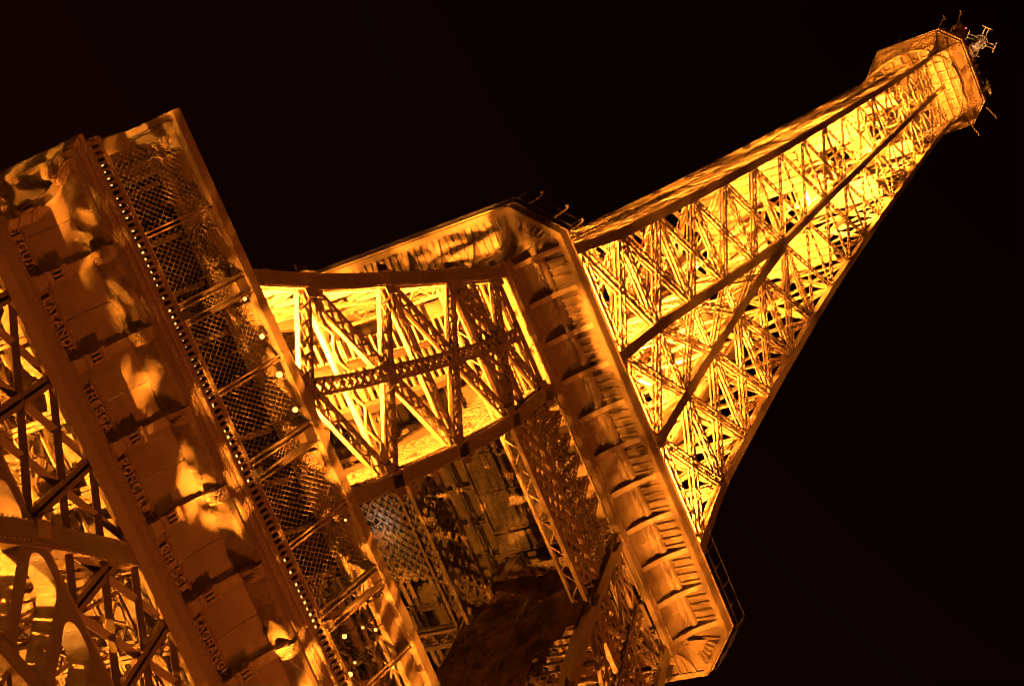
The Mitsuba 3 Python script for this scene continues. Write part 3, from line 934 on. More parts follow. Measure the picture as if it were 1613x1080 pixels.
# coves on the long sides
plate_ply, joist_ply, tubes_ply, rib_ply = None, None, None, None
def strip2(x0, x1, prof):
    return profile_strip([(IN2 + o, z) for o, z in prof], x0, x1, 0.05)
for k in range(4):
    for i in range(10):
        x0, x1 = RIBX[i], RIBX[i + 1]
        if k == 0 and i == 0:
            half_ply = mikit.ply(strip2(0.0, 1.62, COVE2).arrays(), 'iron_plate', 30)
            tube_prof = [(0.5, 114.86), (0.62, 114.99), (0.78, 115.05), (0.95, 115.03), (1.08, 114.96), (1.2, 114.97), (1.35, 115.1), (1.42, 115.3), (1.40, 115.52)]
            tube_ply = mikit.ply(strip2(0.12, 3.15, tube_prof).arrays(), 'iron_plate', 50)
            jm = MB()
            for q in (0.75, 1.4, 2.05, 2.7):
                jm.box(q - 0.07, q + 0.07, -(IN2 + 3.25), -(IN2 + 1.45), 115.28, 115.57)
            joist_ply = mikit.ply(jm.arrays(), 'iron')
            jm = MB()
            for q in (0.75, 1.4, 2.05, 2.7):
                jm.box(q - 0.05, q + 0.05, -(IN2 + 3.2), -(IN2 + 0.6), 115.40, 115.57)
            joist_thin = mikit.ply(jm.arrays(), 'iron')
            rib_ply = mikit.ply(rib_mesh((0, -IN2), (0, -1), 3.3).arrays(), 'iron_trim')
        put(tp(sp2, 'cove_plate'), half_ply, tw=ROT[k] @ T().translate([x0, 0, 0]))
        put(tp(sp2, 'cove_plate'), half_ply, tw=ROT[k] @ T().translate([x0 + 1.65, 0, 0]))
        if k == 0:
            put(tp(sp2, 'rolled_shutter'), tube_ply, tw=ROT[k] @ T().translate([x0, 0, 0]))
        put(tp(sp2, 'soffit_joist'), joist_ply if k == 0 else joist_thin, tw=ROT[k] @ T().translate([x0, 0, 0]))
    for i in range(11):
        put(tp(sp2, 'bracket_rib'), rib_ply, tw=ROT[k] @ T().translate([RIBX[i], 0, 0]))
    # chamfer bay (left corner of this face)
    q0, q1 = np.array(out2(3.69)[7]), np.array(out2(3.69)[0])
    c0 = np.array([-IN2, -IN2])
    m = MB()
    for u in np.linspace(0.14, 0.86, 6):
        e = q0 * (1 - u) + q1 * u
        d_ = unit(e - c0)
        e = e - d_ * 0.5
        st_ = c0 + (e - c0) * 0.52
        m.bar((*st_, 115.42), (*e, 115.42), 0.12, 0.28, (0, 0, 1))
    put(tp(sp2, 'soffit_joist'), m, 'iron', tw=ROT[k])
    m = MB()
    dgn = unit(np.array([-1.0, -1.0]))
    nrm = np.array([-dgn[1], dgn[0]])
    V = []
    prof = COVE2 + [(0.9, 114.9), (1.15, 114.98), (1.3, 115.2), (1.32, 115.5)]
    for o, z in prof:
        hw = 0.12 + 0.62 * o
        p = c0 + dgn * (0.1 + o * 1.15)
        V += [(*(p - nrm * hw), z), (*(p + nrm * hw), z)]
    m.add(V, [(2 * i, 2 * i + 1, 2 * i + 3, 2 * i + 2) for i in range(len(prof) - 1)])
    put(tp(sp2, 'corner_cove_plate'), m, 'iron_plate', 40, tw=ROT[k])
    # the rim: soffit strip and fascia, this long side and the chamfer before it
    for a, b in ((0, 1), (7, 0)):
        O1, O0 = out2(3.69), out2(3.15)
        fa = MB()
        for nm, lo, hi, z0, z1 in (('rim_soffit', 3.2, 3.66, 115.30, 115.40), ('rim_fascia', 3.58, 3.69, 115.40, 116.3), ('rim_ledge', 3.62, 3.80, 116.3, 116.42)):
            A, B = out2(lo), out2(hi)
            V = [(*A[a], z0), (*A[b], z0), (*B[b], z0), (*B[a], z0), (*A[a], z1), (*A[b], z1), (*B[b], z1), (*B[a], z1)]
            F = [(0, 1, 2, 3), (4, 7, 6, 5), (0, 4, 5, 1), (1, 5, 6, 2), (2, 6, 7, 3), (3, 7, 4, 0)]
            put(tp(sp2, nm), MB().add(V, F), 'iron_plate', tw=ROT[k])
# soffit and deck
m = MB()
O = out2(3.6)
m.extrude(sg.Polygon(O), (0, 0, 115.58), (1, 0, 0), (0, 1, 0), 0.35)
put(tp(sp2, 'deck'), m, 'iron_plate')
m = MB()
for t_ in np.arange(-16, 16.1, 3.2):
    lattice(m, (t_, -16.8, 114.6), (t_, 16.8, 114.6), (1, 0, 0), 1.3, 0.35, 0.14, 0.08, 1.1, 'f', True)
    lattice(m, (-16.8, t_, 113.6), (16.8, t_, 113.6), (0, 1, 0), 1.1, 0.35, 0.14, 0.08, 1.1, 'f', True)
put(tp(sp2, 'floor_truss'), m, 'iron', kind='stuff')
# hanging planked ceiling
for j, y in enumerate(np.arange(-12.4, -5.3, 0.62)):
    m = MB().box(-6.6, 3.98, -(-y), y + 0.58, 113.0, 113.05)
    put(tp('planked_ceiling', 'plank'), m, 'planking')
    m = MB().box(4.25, 5.75, -(-y), y + 0.58, 112.86, 112.9)
    put(tp('planked_ceiling', 'plank'), m, 'planking')
for x in (-2.8, 0.6, 3.95):
    put(tp('planked_ceiling', 'cross_batten'), MB().box(x - 0.11, x + 0.11, -12.5, -5.0, 112.8, 112.997), 'planking')
put(tp('planked_ceiling', 'edge_batten'), MB().box(-6.6, 4.2, -5.25, -5.05, 112.75, 113.1), 'planking')
put(tp('planked_ceiling', 'edge_batten'), MB().box(5.76, 5.95, -12.5, -5.2, 112.7, 113.0), 'planking')
# ceiling with a diagonal grid and pale panels behind it
for i in range(12):
    for j in range(11):
        x, y = -3.4 + i * 0.86, 0.4 + j * 0.86
        t_ = T().translate([x, y, 113.6]) @ T().rotate([0, 0, 1], 45)
put_grid = MB()
for c in np.arange(-12, 16, 0.62):
    for fam in (1, -1):
        a0, a1 = -3.6, 6.6
        pts = []
        # lines y = fam * x + c' inside the rectangle
        cc = c * 1.414
        xs_ = sorted(((0.4 - cc) / fam, (9.6 - cc) / fam))
        xa, xb = max(xs_[0], a0), min(xs_[1], a1)
        if xb - xa > 0.2:
            put_grid.bar((xa, fam * xa + cc, 113.0), (xb, fam * xb + cc, 113.0), 0.15, 0.22, (0, 0, 1))
put(tp('ceiling_grid', 'grid_bars'), put_grid, 'iron', kind='stuff')
for i in range(5):
    for j in range(4):
        put(tp('ceiling_grid', 'panel'), MB().box(-3.6 + 2.05 * i, -1.58 + 2.05 * i, 0.4 + 2.3 * j, 2.67 + 2.3 * j, 113.75, 113.8), 'grey_panel')
labels['tube_lamp'] = {'label': 'small white tube lamp beside the pale gridded ceiling', 'category': 'lamp'}
glow('tube_lamp', MB().bar((-1.85, 1.9, 112.2), (-1.35, 1.8, 112.2), 0.1, 0.1), 14, tint=(1.0, 0.97, 0.9), weight=0.1)
scene['ceiling_light'] = {'type': 'spot', 'intensity': {'type': 'rgb', 'value': [11 * LONG, 10 * LONG, 8.5 * LONG]}, 'cutoff_angle': 75.0, 'beam_width': 20.0, 'sampling_weight': 0.3,
                          'to_world': T().look_at(origin=[0.6, 5.6, 111.2], target=[0.9, 5.7, 113.7], up=[1, 0, 0])}
t = thing('ceiling_spotlight', 'small round white light under the gridded ceiling', 'lamp')
put(t + '__can', MB().box(0.5, 0.7, 5.5, 5.7, 110.9, 111.15), 'dark_metal')  # unseen spotlight, placed to light the pale ceiling panels
put(t + '__stem', MB().box(0.57, 0.63, 5.71, 5.76, 110.9, 113.0), 'dark_metal')
# railing wire round the second platform
m = MB()
for k in range(4):
    O = octagon(20.95, 3.45)
    mm = MB()
    for a, b in ((0, 1), (7, 0)):
        for z in (116.9, 118.4):
            mm.bar((*O[a], z), (*O[b], z), 0.014, 0.014)
        n_ = int(np.linalg.norm(O[b] - O[a]) / 1.6)
        for u in np.linspace(0, 1, n_ + 1):
            p = O[a] * (1 - u) + O[b] * u
            mm.bar((*p, 116.4), (*p, 118.4), 0.02, 0.02, (0, 1, 0))
            p2 = p * 0.975
    put(tp(sp2, 'railing'), mm, 'dark_metal', tw=ROT[k])
for (x, y), lb in (((-20.3, -18.6), 'curled lamp hook farthest left on the chamfered rim'), ((-18.6, -20.2), 'curled lamp hook in the middle of the chamfered rim'), ((-17.2, -21.0), 'curled lamp hook next to the spire on the chamfered rim')):
    m = MB()
    q = np.linspace(0, 3.6, 12)
    pts = [(x - 0.25 * (1 - math.cos(a)) * 0.7, y - 0.25 * (1 - math.cos(a)) * 0.7, 117.0 + 1.2 * min(a, 1) + 0.35 * math.sin(a)) for a in q]
    for A, B in zip(pts[:-1], pts[1:]):
        m.bar(A, B, 0.09, 0.09, (1, 1, 0))
    m.bar(pts[0], (x, y, 116.4), 0.09, 0.09, (1, 1, 0))
    key = put('lamp_hook', m, 'iron', label=lb)
    labels[key].update(category='lamp hook', group='curled lamp hooks on the platform rim')

# ------------------------------------------------------------------ rivets and splice plates on the posts and belts nearest the viewer
riv, spl = MB(), []
for z in np.arange(38, 111.6, 0.31):
    c = CS(z)
    o, i_ = outer(z, c), inner(z, c)
    for cx in (-o, -i_):
        for e in (-1, 1):
            riv.bar((cx + e * (c / 2 - 0.1), -o - c / 2 - 0.025, z), (cx + e * (c / 2 - 0.1), -o - c / 2 - 0.025, z + 0.07), 0.07, 0.06, (0, 1, 0))
for z in np.arange(39.5, 110, 5.1):
    for fx in (lambda z, c: -outer(z, c), lambda z, c: -inner(z, c)):
        m = MB()
        c0, c1 = CS(z), CS(z + 0.9)
        m.bar((fx(z, c0), -outer(z, c0) - c0 / 2 - 0.01, z), (fx(z + 0.9, c1), -outer(z + 0.9, c1) - c1 / 2 - 0.01, z + 0.9), c0 * 0.98, 0.05, (0, 1, 0))
        spl.append(m)
for x in np.arange(-32.8, 10, 0.42):
    riv.box(x - 0.035, x + 0.035, -33.2, -33.15, 52.62, 52.69)
    riv.box(x - 0.035, x + 0.035, -33.2, -33.15, 53.12, 53.19)
put(tp('riveting', 'rivet_heads'), riv, 'iron_trim', kind='stuff')
for m in spl:
    put(tp('riveting', 'splice_plate'), m, 'iron_plate')
for x in np.arange(-30.3, 10, 3.8):
    put(tp('riveting', 'beam_joint_plate'), MB().box(x - 0.22, x + 0.22, -35.045, -35.0, 63.66, 64.17), 'iron_plate')
# laced frames inside the perimeter girder
for x in np.arange(-30.4, 4, 3.8):
    for A, B in (((x, -27.5, 45.5), (x, -27.5, 54.4)), ((x, -27.5, 46), (x + 3.8, -27.5, 53.8)), ((x + 1.9, -22, 46), (x + 1.9, -22, 54.4))):
        put(tp('inner_frame', 'laced_strut'), lattice(MB(), A, B, (0, -1, 0), 0.95, 0.3, 0.13, 0.09, 0.75, 'f', True), 'lattice_paint')
put(tp('inner_frame', 'laced_chord'), lattice(MB(), (-31, -27.5, 46), (6, -27.5, 46), (0, -1, 0), 0.9, 0.4, 0.14, 0.09, 0.8, 'f', True), 'lattice_paint')

# ------------------------------------------------------------------ spire
LV = [116.0, 128.0, 138.2, 148.1, 158.2, 168.4, 178.9, 189.0, 198.4, 207.8, 216.5, 224.4, 232.1, 239.5, 246.0, 252.3, 258.4, 264.0]
zs_all = np.r_[115.9:177:6, 178, 184:268:6, 268.5]
sp_posts = [('corner_post', lambda z: (-outer(z, CS(z)), -outer(z, CS(z))), np.r_[115.9:268:6, 268.5]),
            ('inner_post', lambda z: (-inner(z, CS(z)), -outer(z, CS(z))), np.r_[115.9, 122:177:6, 178.0]),
            ('inner_post', lambda z: (inner(z, CS(z)), -outer(z, CS(z))), np.r_[115.9, 122:177:6, 178.0]),
            ('centre_post', lambda z: (0.0, -outer(z, CS(z))), np.r_[178.0, 184:268:6, 268.5])]
SPIRE = 'spire'
for k in range(4):
    for n, f, zs in sp_posts:
        put(tp(SPIRE, n), tube_post(f, zs, (lambda z: CS(z) * 0.95) if n == 'centre_post' else CS), 'iron_plate', tw=ROT[k])
far_bars = []
front_parts = []


def spire_girder(P, Q, wd, za):
    """Laced box girder low down; higher up two flat bars with short battens, as thin as the far members look there."""
    n = np.array((0, -1.0, 0))
    if za < 177:
        return lattice(MB(), P, Q, n, wd, wd * 0.7, wd * 0.2, wd * 0.13, wd * 1.3, 'f')
    m = MB()
    L = np.linalg.norm(Q - P); a = (Q - P) / L
    s_ = np.cross(n, a)
    for i in (-1, 1):
        m.bar(P + i * s_ * wd * 0.34, Q + i * s_ * wd * 0.34, wd * 0.34, wd * 0.12, n, False)
    N = max(3, int(L / (1.6 * wd)))
    for t in np.linspace(0, L, N + 2)[1:-1]:
        m.bar(P + a * t - s_ * wd * 0.3, P + a * t + s_ * wd * 0.3, wd * 0.5, wd * 0.1, n, False)
    return m


for i, (za, zb) in enumerate(zip(LV[:-1], LV[1:])):
    fz = lambda z: -(outer(z, CS(z))) - 0.05
    wd = float(np.interp(za, [116, 180, 260], [0.95, 0.72, 0.5]))
    dp, pt, lc = wd * 0.75, wd * 0.8, wd * 0.085
    ch = wd * 0.16
    for s_ in (-1, 1):
        xo = lambda z: s_ * outer(z, CS(z))
        xi = lambda z: s_ * (inner(z, CS(z)) if z < 178 else 0.0)
        A0, B0, A1, B1 = (np.array(q) for q in ((xo(za), fz(za), za), (xi(za), fz(za), za), (xo(zb), fz(zb), zb), (xi(zb), fz(zb), zb)))
        for nm, P, Q in (('diagonal_girder', A0, B1), ('diagonal_girder', B0, A1), ('cross_girder', A1, B1)):
            front_parts.append((nm, spire_girder(P, Q, wd, za)))
            far_bars.append((P, Q, wd))
    if za < 170:
        L0, R0, L1, R1 = (np.array(q) for q in ((-inner(za, CS(za)), fz(za), za), (inner(za, CS(za)), fz(za), za), (-inner(zb, CS(zb)), fz(zb), zb), (inner(zb, CS(zb)), fz(zb), zb)))
        for nm, P, Q in (('diagonal_girder', L0, R1), ('diagonal_girder', R0, L1), ('cross_girder', L1, R1)):
            front_parts.append((nm, spire_girder(P, Q, wd * 0.85, za)))
            far_bars.append((P, Q, wd))
front_plies = [(n, mikit.ply(m.arrays(), 'iron')) for n, m in front_parts]
al = MB()
for P, Q, wd in far_bars:
    if P[2] > 150:
        al.bar(P + [0, 0.1, 0], Q + [0, 0.1, 0], wd * 1.15, wd * 0.3, (0, 1, 0), False)
    else:
        plain(al, P, Q, (0, -1, 0), wd * 1.25)
far_face = mikit.ply(al.arrays(), 'lattice_paint')
for k in (0, 3):
    face = 'spire_face' if k == 0 else 'spire_face_001'
    for n, d in front_plies:
        put(tp(face, n), d, tw=ROT[k])
for k in (1, 2):
    put(tp(f'spire_face_{k + 1:03d}', 'lattice_bracing'), far_face, kind='stuff', tw=ROT[k])
# inside of the spire: faces of the four legs, diaphragms, lift guides and stairs
m = MB()
for i, (za, zb) in enumerate(zip(LV[:-1], LV[1:])):
    wd = float(np.interp(za, [116, 180, 260], [0.85, 0.65, 0.45]))
    for s_ in (-1, 1):
        if za < 165:
            for sy in (-1, 1):
                A0, B0 = np.array((s_ * inner(za, CS(za)), sy * outer(za, CS(za)), za)), np.array((s_ * inner(za, CS(za)), sy * inner(za, CS(za)), za))
                A1, B1 = np.array((s_ * inner(zb, CS(zb)), sy * outer(zb, CS(zb)), zb)), np.array((s_ * inner(zb, CS(zb)), sy * inner(zb, CS(zb)), zb))
                for P, Q in ((A0, B1), (B0, A1), (A1, B1), (B0, B1)):
                    plain(m, P, Q, (s_, 0, 0), wd)
                    plain(m, P[[1, 0, 2]], Q[[1, 0, 2]], (0, s_, 0), wd)
    o = outer(zb, CS(zb)) - 0.3
    for P, Q in () if za > 165 else (((-o, -o, zb), (o, o, zb)), ((o, -o, zb), (-o, o, zb)), ((0, -o, zb), (0, o, zb)), ((-o, 0, zb), (o, 0, zb))):
        plain(m, P, Q, (0, 0, -1), wd * 0.8)
put(tp(SPIRE, 'inner_bracing'), m, 'lattice_paint', kind='stuff')
m = MB()
for sx in (-1, 1):
    for sy in (-1, 1):
        r0 = 1.5
        m.bar((sx * r0, sy * r0, 116), (sx * r0, sy * r0, 270), 0.3, 0.3)
for z in np.arange(117, 270, 11.6):
    for a, b in (((-1.5, -1.5), (1.5, -1.5)), ((1.5, -1.5), (1.5, 1.5)), ((1.5, 1.5), (-1.5, 1.5)), ((-1.5, 1.5), (-1.5, -1.5))):
        m.bar((*a, z), (*b, z), 0.3, 0.3)
put(tp(SPIRE, 'lift_guides'), m, 'lattice_paint')
m = MB()
for i, z in enumerate(np.arange(117, 165, 4.8)):
    s_ = 1 if i % 2 else -1
    r = min(3.4, w(z) - 2.0)
    m.bar((s_ * 1.9, r, z), (-s_ * 1.9, r, z + 4.8), 0.7, 0.15)
    m.bar((s_ * 1.9, r - 0.4, z + 1.0), (-s_ * 1.9, r - 0.4, z + 5.8), 0.06, 0.06)
    m.bar((-s_ * 2.4, r, z + 4.8), (-s_ * 1.8, r, z + 4.8), 0.9, 0.1)
put(tp(SPIRE, 'staircase'), m, 'iron')
m = MB()
for z in (197.2, 224.4, 246.0):
    r = w(z) - 1.4
    for x0, x1, y0, y1 in ((-r, r, 0.6, r), (-r, -2.6, -r, 0.59), (2.9, r, -r, 0.59)):
        put(tp(SPIRE, 'landing'), MB().box(x0, x1, y0, y1, z, z + 0.2), 'lattice_paint')
    m = MB()
    for q in np.arange(-r + 0.3, r, 0.95):
        m.box(q - 0.09, q + 0.09, 0.62, r - 0.02, z - 0.45, z - 0.004)
        if q < -2.7 or q > 3.0:
            m.box(q - 0.09, q + 0.09, -r + 0.02, 0.58, z - 0.45, z - 0.004)
    put(tp(SPIRE, 'landing_joist'), m, 'iron', kind='stuff')

# ------------------------------------------------------------------ summit
su = 'summit'
RIM = octagon(8.05, 2.95)


def loft_oct(o0, z0, o1, z1, a, b):
    V = [(*o0[a], z0), (*o0[b], z0), (*o1[b], z1), (*o1[a], z1)]
    n = np.cross(np.array(V[1]) - V[0], np.array(V[3]) - V[0])
    n = unit(n) * 0.06
    V2 = V + [tuple(np.array(q) + n) for q in V]
    return MB().add(V2, [(0, 1, 2, 3), (4, 7, 6, 5), (0, 4, 5, 1), (1, 5, 6, 2), (2, 6, 7, 3), (3, 7, 4, 0)])


sq = octagon(6.35, 1.9)
for k in range(8):
    a, b = k, (k + 1) % 8
    put(tp(su, 'flared_panel'), loft_oct(sq, 273.3, octagon(7.95, 2.9), 275.6, a, b), 'iron_plate')
    # X ribs on the panel
    A0, A1 = np.array((*sq[a], 273.2)), np.array((*sq[b], 273.2))
    B0, B1 = np.array((*octagon(7.9, 2.88)[a], 275.45)), np.array((*octagon(7.9, 2.88)[b], 275.45))
    m = MB()
    n_ = 4 if k % 2 == 0 else 2
    for i in range(n_):
        u0, u1 = i / n_, (i + 1) / n_
        P0, P1, Q0, Q1 = A0 + (A1 - A0) * u0, A0 + (A1 - A0) * u1, B0 + (B1 - B0) * u0, B0 + (B1 - B0) * u1
        m.bar(P0, Q1, 0.12, 0.18); m.bar(P1, Q0, 0.12, 0.18); m.bar(P0, Q0, 0.14, 0.22)
    put(tp(su, 'panel_rib'), m, 'iron')
    for nm, h0, h1, z0, z1, bs_ in (('rim_fascia', 7.9, 8.1, 275.62, 276.15, 'iron_plate'), ('rim_groove', 7.85, 8.02, 276.15, 276.35, 'dark_metal'), ('rim_parapet', 8.1, 8.3, 276.35, 277.3, 'iron_plate')):
        A, B = octagon(h0, 2.9), octagon(h1, 2.97)
        V = [(*A[a], z0), (*A[b], z0), (*B[b], z0), (*B[a], z0), (*A[a], z1), (*A[b], z1), (*B[b], z1), (*B[a], z1)]
        put(tp(su, nm), MB().add(V, [(0, 1, 2, 3), (4, 7, 6, 5), (0, 4, 5, 1), (1, 5, 6, 2), (2, 6, 7, 3), (3, 7, 4, 0)]), bs_)
put(tp(su, 'floor_slab'), MB().extrude(sg.Polygon(octagon(7.85, 2.85)), (0, 0, 275.7), (1, 0, 0), (0, 1, 0), 0.3), 'iron')
m = MB()
for t_ in np.arange(-6.4, 6.5, 1.6):
    m.bar((t_, -6.6, 275.1), (t_, 6.6, 275.1), 0.2, 0.7)
    m.bar((-6.6, t_, 274.3), (6.6, t_, 274.3), 0.2, 0.6)
put(tp(su, 'floor_beam'), m, 'iron')
# curved corner consoles from the posts to the rim's corners
for k in range(8):
    c = np.array([(-1, -1), (1, -1), (1, -1), (1, 1), (1, 1), (-1, 1), (-1, 1), (-1, -1)][k], float) * 5.35
    e = octagon(7.95, 2.9)[k]
    d = np.array([*(e - c), 0.0]); L = np.linalg.norm(d); d /= L
    prof = [(0, 265.5), (0.12 * L, 268.5), (0.3 * L, 271.2), (0.55 * L, 273.3), (0.8 * L, 274.7), (L, 275.5), (L, 275.62), (0, 275.62)]
    t_ = np.cross(d, [0, 0, 1])
    m = MB().extrude(sg.Polygon(prof), np.array([*c, 0]) - t_ * 0.07, d, (0, 0, 1), 0.14)
    for (a0, z0), (a1, z1) in zip(prof[:5], prof[1:6]):
        m.bar(np.array([*c, 0]) + d * a0 + [0, 0, z0], np.array([*c, 0]) + d * a1 + [0, 0, z1], 0.5, 0.1, t_)
    put(tp(su, 'corner_console'), m, 'iron_plate')
# arched braces between posts at the top of the shaft
for k in range(4):
    m = MB()
    q = np.linspace(0, math.pi, 17)
    pts = [(5.2 * math.cos(a), -5.75 - 0.9 * math.sin(a) ** 2, 267.5 + 5.2 * math.sin(a) ** 0.8) for a in q]
    for A, B in zip(pts[:-1], pts[1:]):
        m.bar(A, B, 0.3, 0.35, (0, 1, 0))
    put(tp(su, 'arched_brace'), m, 'iron', tw=ROT[k])
# upper cabin and lantern
m = MB()
m.extrude(sg.Polygon(octagon(6.2, 2.0)), (0, 0, 277.0), (1, 0, 0), (0, 1, 0), 6.0)
m.extrude(sg.Polygon(octagon(4.9, 1.6)), (0, 0, 283.0), (1, 0, 0), (0, 1, 0), 4.6)
put(tp(su, 'upper_cabin'), m, 'iron_plate')
m = MB()
for z0, z1, r in ((287.6, 288.1, 5.3), (292.5, 293.0, 3.3), (299, 299.4, 2.6)):
    m.extrude(sg.Polygon(octagon(r, r * 0.55)), (0, 0, z0), (1, 0, 0), (0, 1, 0), z1 - z0)
m.extrude(sg.Polygon(octagon(2.6, 1.4)), (0, 0, 288.1), (1, 0, 0), (0, 1, 0), 4.4)
for sx in (-1, 1):
    for sy in (-1, 1):
        m.bar((sx * 2.0, sy * 2.0, 293), (sx * 1.0, sy * 1.0, 306), 0.25, 0.25)
for z in np.arange(293, 306, 1.6):
    r = 2.0 - (z - 293) / 13.0
    for a, b in (((-1, -1), (1, -1)), ((1, -1), (1, 1)), ((1, 1), (-1, 1)), ((-1, 1), (-1, -1))):
        m.bar((a[0] * r, a[1] * r, z), (b[0] * r, b[1] * r, z), 0.12, 0.12)
        m.bar((a[0] * r, a[1] * r, z), (b[0] * r * 0.93, b[1] * r * 0.93, z + 1.6), 0.08, 0.08)
put(tp(su, 'lantern_tower'), m, 'iron')
m = MB()
for k in range(4):
    for z in (278.0, 279.0, 280.0, 281.2):
        A = octagon(7.6, 2.8)
        for a, b in ((0, 1), (7, 0)):
            p, q = rz((*A[a], z), k), rz((*A[b], z), k)
            m.bar(p, q, 0.05, 0.05)
for a in range(8):
    A = octagon(7.6, 2.8)
    p0, p1 = A[a], A[(a + 1) % 8]
    for u in np.linspace(0, 1, 6)[:-1]:
        p = p0 * (1 - u) + p1 * u
        m.bar((*p, 277.3), (*p, 281.2), 0.07, 0.07, (0, 1, 0))
put(tp(su, 'cage'), m, 'iron')

# antenna mast on top
mast = thing('antenna_mast', 'pale lattice antenna mast with four T-shaped arms above the summit platform', 'antenna')
m = MB()
for sx in (-1, 1):
    for sy in (-1, 1):
        m.bar((sx * 0.62, sy * 0.62, 305.5), (sx * 0.62, sy * 0.62, 317.0), 0.14, 0.14)
put(mast + '__corner_rails', m, 'white_metal')
m = MB()
for z in np.arange(306, 317, 0.9):
    for k in range(4):
        p, q = rz((-0.62, -0.64, z), k), rz((0.62, -0.64, z), k)
        m.bar(p, q, 0.1, 0.42)
put(mast + '__aerial_panels', m, 'white_metal', kind='stuff')
put(mast + '__core', MB().box(-0.4, 0.4, -0.4, 0.4, 300, 316.9), 'iron')
tor = trimesh.creation.torus(1.25, 0.08, major_sections=28, minor_sections=6)
put(mast + '__ring', MB().add(tor.vertices + [0, 0, 315.6], tor.faces).add(tor.vertices * [0.85, 0.85, 1] + [0, 0, 316.6], tor.faces), 'white_metal', 40)
for k in range(4):
    d = unit(rz((1, 1, 0), k)); t_ = np.cross(d, [0, 0, 1])
    m = MB()
    for o in (-0.34, 0.34):
        m.bar(d * 0.5 + t_ * o + [0, 0, 316.2], d * 2.7 + t_ * o + [0, 0, 316.2], 0.12, 0.12)
    m.bar(d * 2.7 + t_ * 1.0 + [0, 0, 316.2], d * 2.7 - t_ * 1.0 + [0, 0, 316.2], 0.14, 0.14)
    put(mast + '__arm', m, 'white_metal')
glow(mast + '__top_lights', MB().box(-0.2, 0.2, -0.62, -0.5, 304.3, 305.2), 2.0, tint=(1.0, 0.9, 0.75), weight=0.05)
spot('mast_light', (-0.8, -5.4, 297.0), (0, 0, 312), 800, 40, np.array([1.0, 0.47, 0.17]), 0.3)  # unseen lamp, placed to light the antenna mast
# white lights on the lantern terrace
wl = [((0.1, -3.9, 293.6), (0.55, 0.25, 1.1), (0.9, 0.95, 1.0), 'bluish white light nearest the antenna mast'), ((1.4, -3.9, 293.9), (0.35, 0.25, 1.4), (1.0, 0.9, 0.75), 'tall white light right of the bluish one on the summit terrace'),
      ((2.7, -3.9, 293.9), (0.45, 0.25, 0.5), (1.0, 0.75, 0.4), 'amber light at the middle of the summit terrace'), ((4.5, -3.9, 293.9), (0.4, 0.25, 0.3), (1.0, 0.7, 0.3), 'small amber light at the far end of the summit terrace')]
for (x, y, z), (a, b, c), tint, lb in wl:
    t = thing('terrace_light', lb, 'light', 'lights on the summit terrace')
    glow(t + '__lens', MB().box(x - a / 2, x + a / 2, y - b, y, z - c / 2, z + c / 2), 1.6, tint=tint, weight=0.03)
    put(t + '__bracket', MB().box(x - 0.06, x + 0.06, y, y + 0.4, 288.1, z), 'dark_metal')
put(tp(su, 'terrace_rail'), MB().box(-1.0, 5.2, -3.5, -3.3, 292.6, 293.0).box(-1.0, 5.2, -3.5, -3.3, 294.4, 294.6).box(5.0, 5.2, -3.5, -3.3, 288.1, 294.6), 'dark_metal')
t = thing('radome', 'dark round radome carrying a small red warning light at the summit', 'radome')
s = trimesh.creation.icosphere(2, 1.35)
put(t + '__shell', MB().add(s.vertices * [1, 1, 1.5] + [-5.4, -4.0, 290.9], s.faces), 'iron', True)
s2_ = trimesh.creation.icosphere(1, 0.45)
put(t + '__cap', MB().add(s2_.vertices + [-6.2, -4.0, 293.2], s2_.faces), 'iron', True)
put(t + '__stand', MB().box(-5.6, -5.2, -4.2, -3.8, 283, 290.5), 'iron')
s3 = trimesh.creation.icosphere(1, 0.15)
labels['warning_light'] = {'label': 'tiny red aircraft warning light on the dark radome', 'category': 'warning light'}
glow('warning_light', MB().add(s3.vertices + [-5.5, -5.45, 290.8], s3.faces), 5.0, tint=(1.0, 0.05, 0.08), weight=0.02)
for (p, q, lb) in (((-7.6, 3.2, 277.0), (-8.1, 3.2, 282.5), 'thin rod aerial at the far left corner of the summit'), ((-8.1, -5.0, 277.0), (-9.2, -5.2, 282.0), 'bent rod aerial at the upper left corner of the summit'),
                   ((6.4, -8.0, 277.0), (8.6, -8.4, 278.6), 'slanting rod aerial at the right end of the summit front'), ((8.2, -5.0, 276.0), (9.8, -5.9, 274.8), 'short rod aerial at the lower right corner of the summit'),
                   ((-5.8, -4.4, 288.3), (-8.1, -4.9, 293.0), 'faint rod aerial beside the radome')):
    m = MB().bar(p, q, 0.14, 0.14, (0, 1, 0))
    m.bar(np.array(q) - [0.35, 0, 0], np.array(q) + [0.35, 0, 0.1], 0.14, 0.14, (0, 1, 0))
    key = put('rod_aerial', m, 'iron', label=lb)
    labels[key].update(category='aerial', group='rod aerials round the summit')
m = MB()
for a in np.linspace(0, 2.4, 6):
    m.bar((5.6, -4.0, 295.6), (5.6 + 1.6 * math.cos(a), -4.0, 295.6 + 1.9 * math.sin(a)), 0.22, 0.1, (0, 1, 0))
m.box(5.3, 5.9, -4.2, -3.8, 287, 295.7)
key = put('fan_aerial', m, 'white_metal', label='pale fan-shaped aerial behind the right part of the summit rim')
labels[key].update(category='aerial')

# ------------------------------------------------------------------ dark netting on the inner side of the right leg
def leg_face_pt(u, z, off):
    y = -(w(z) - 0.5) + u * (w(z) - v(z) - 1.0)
    return (v(z) - off, y, z)


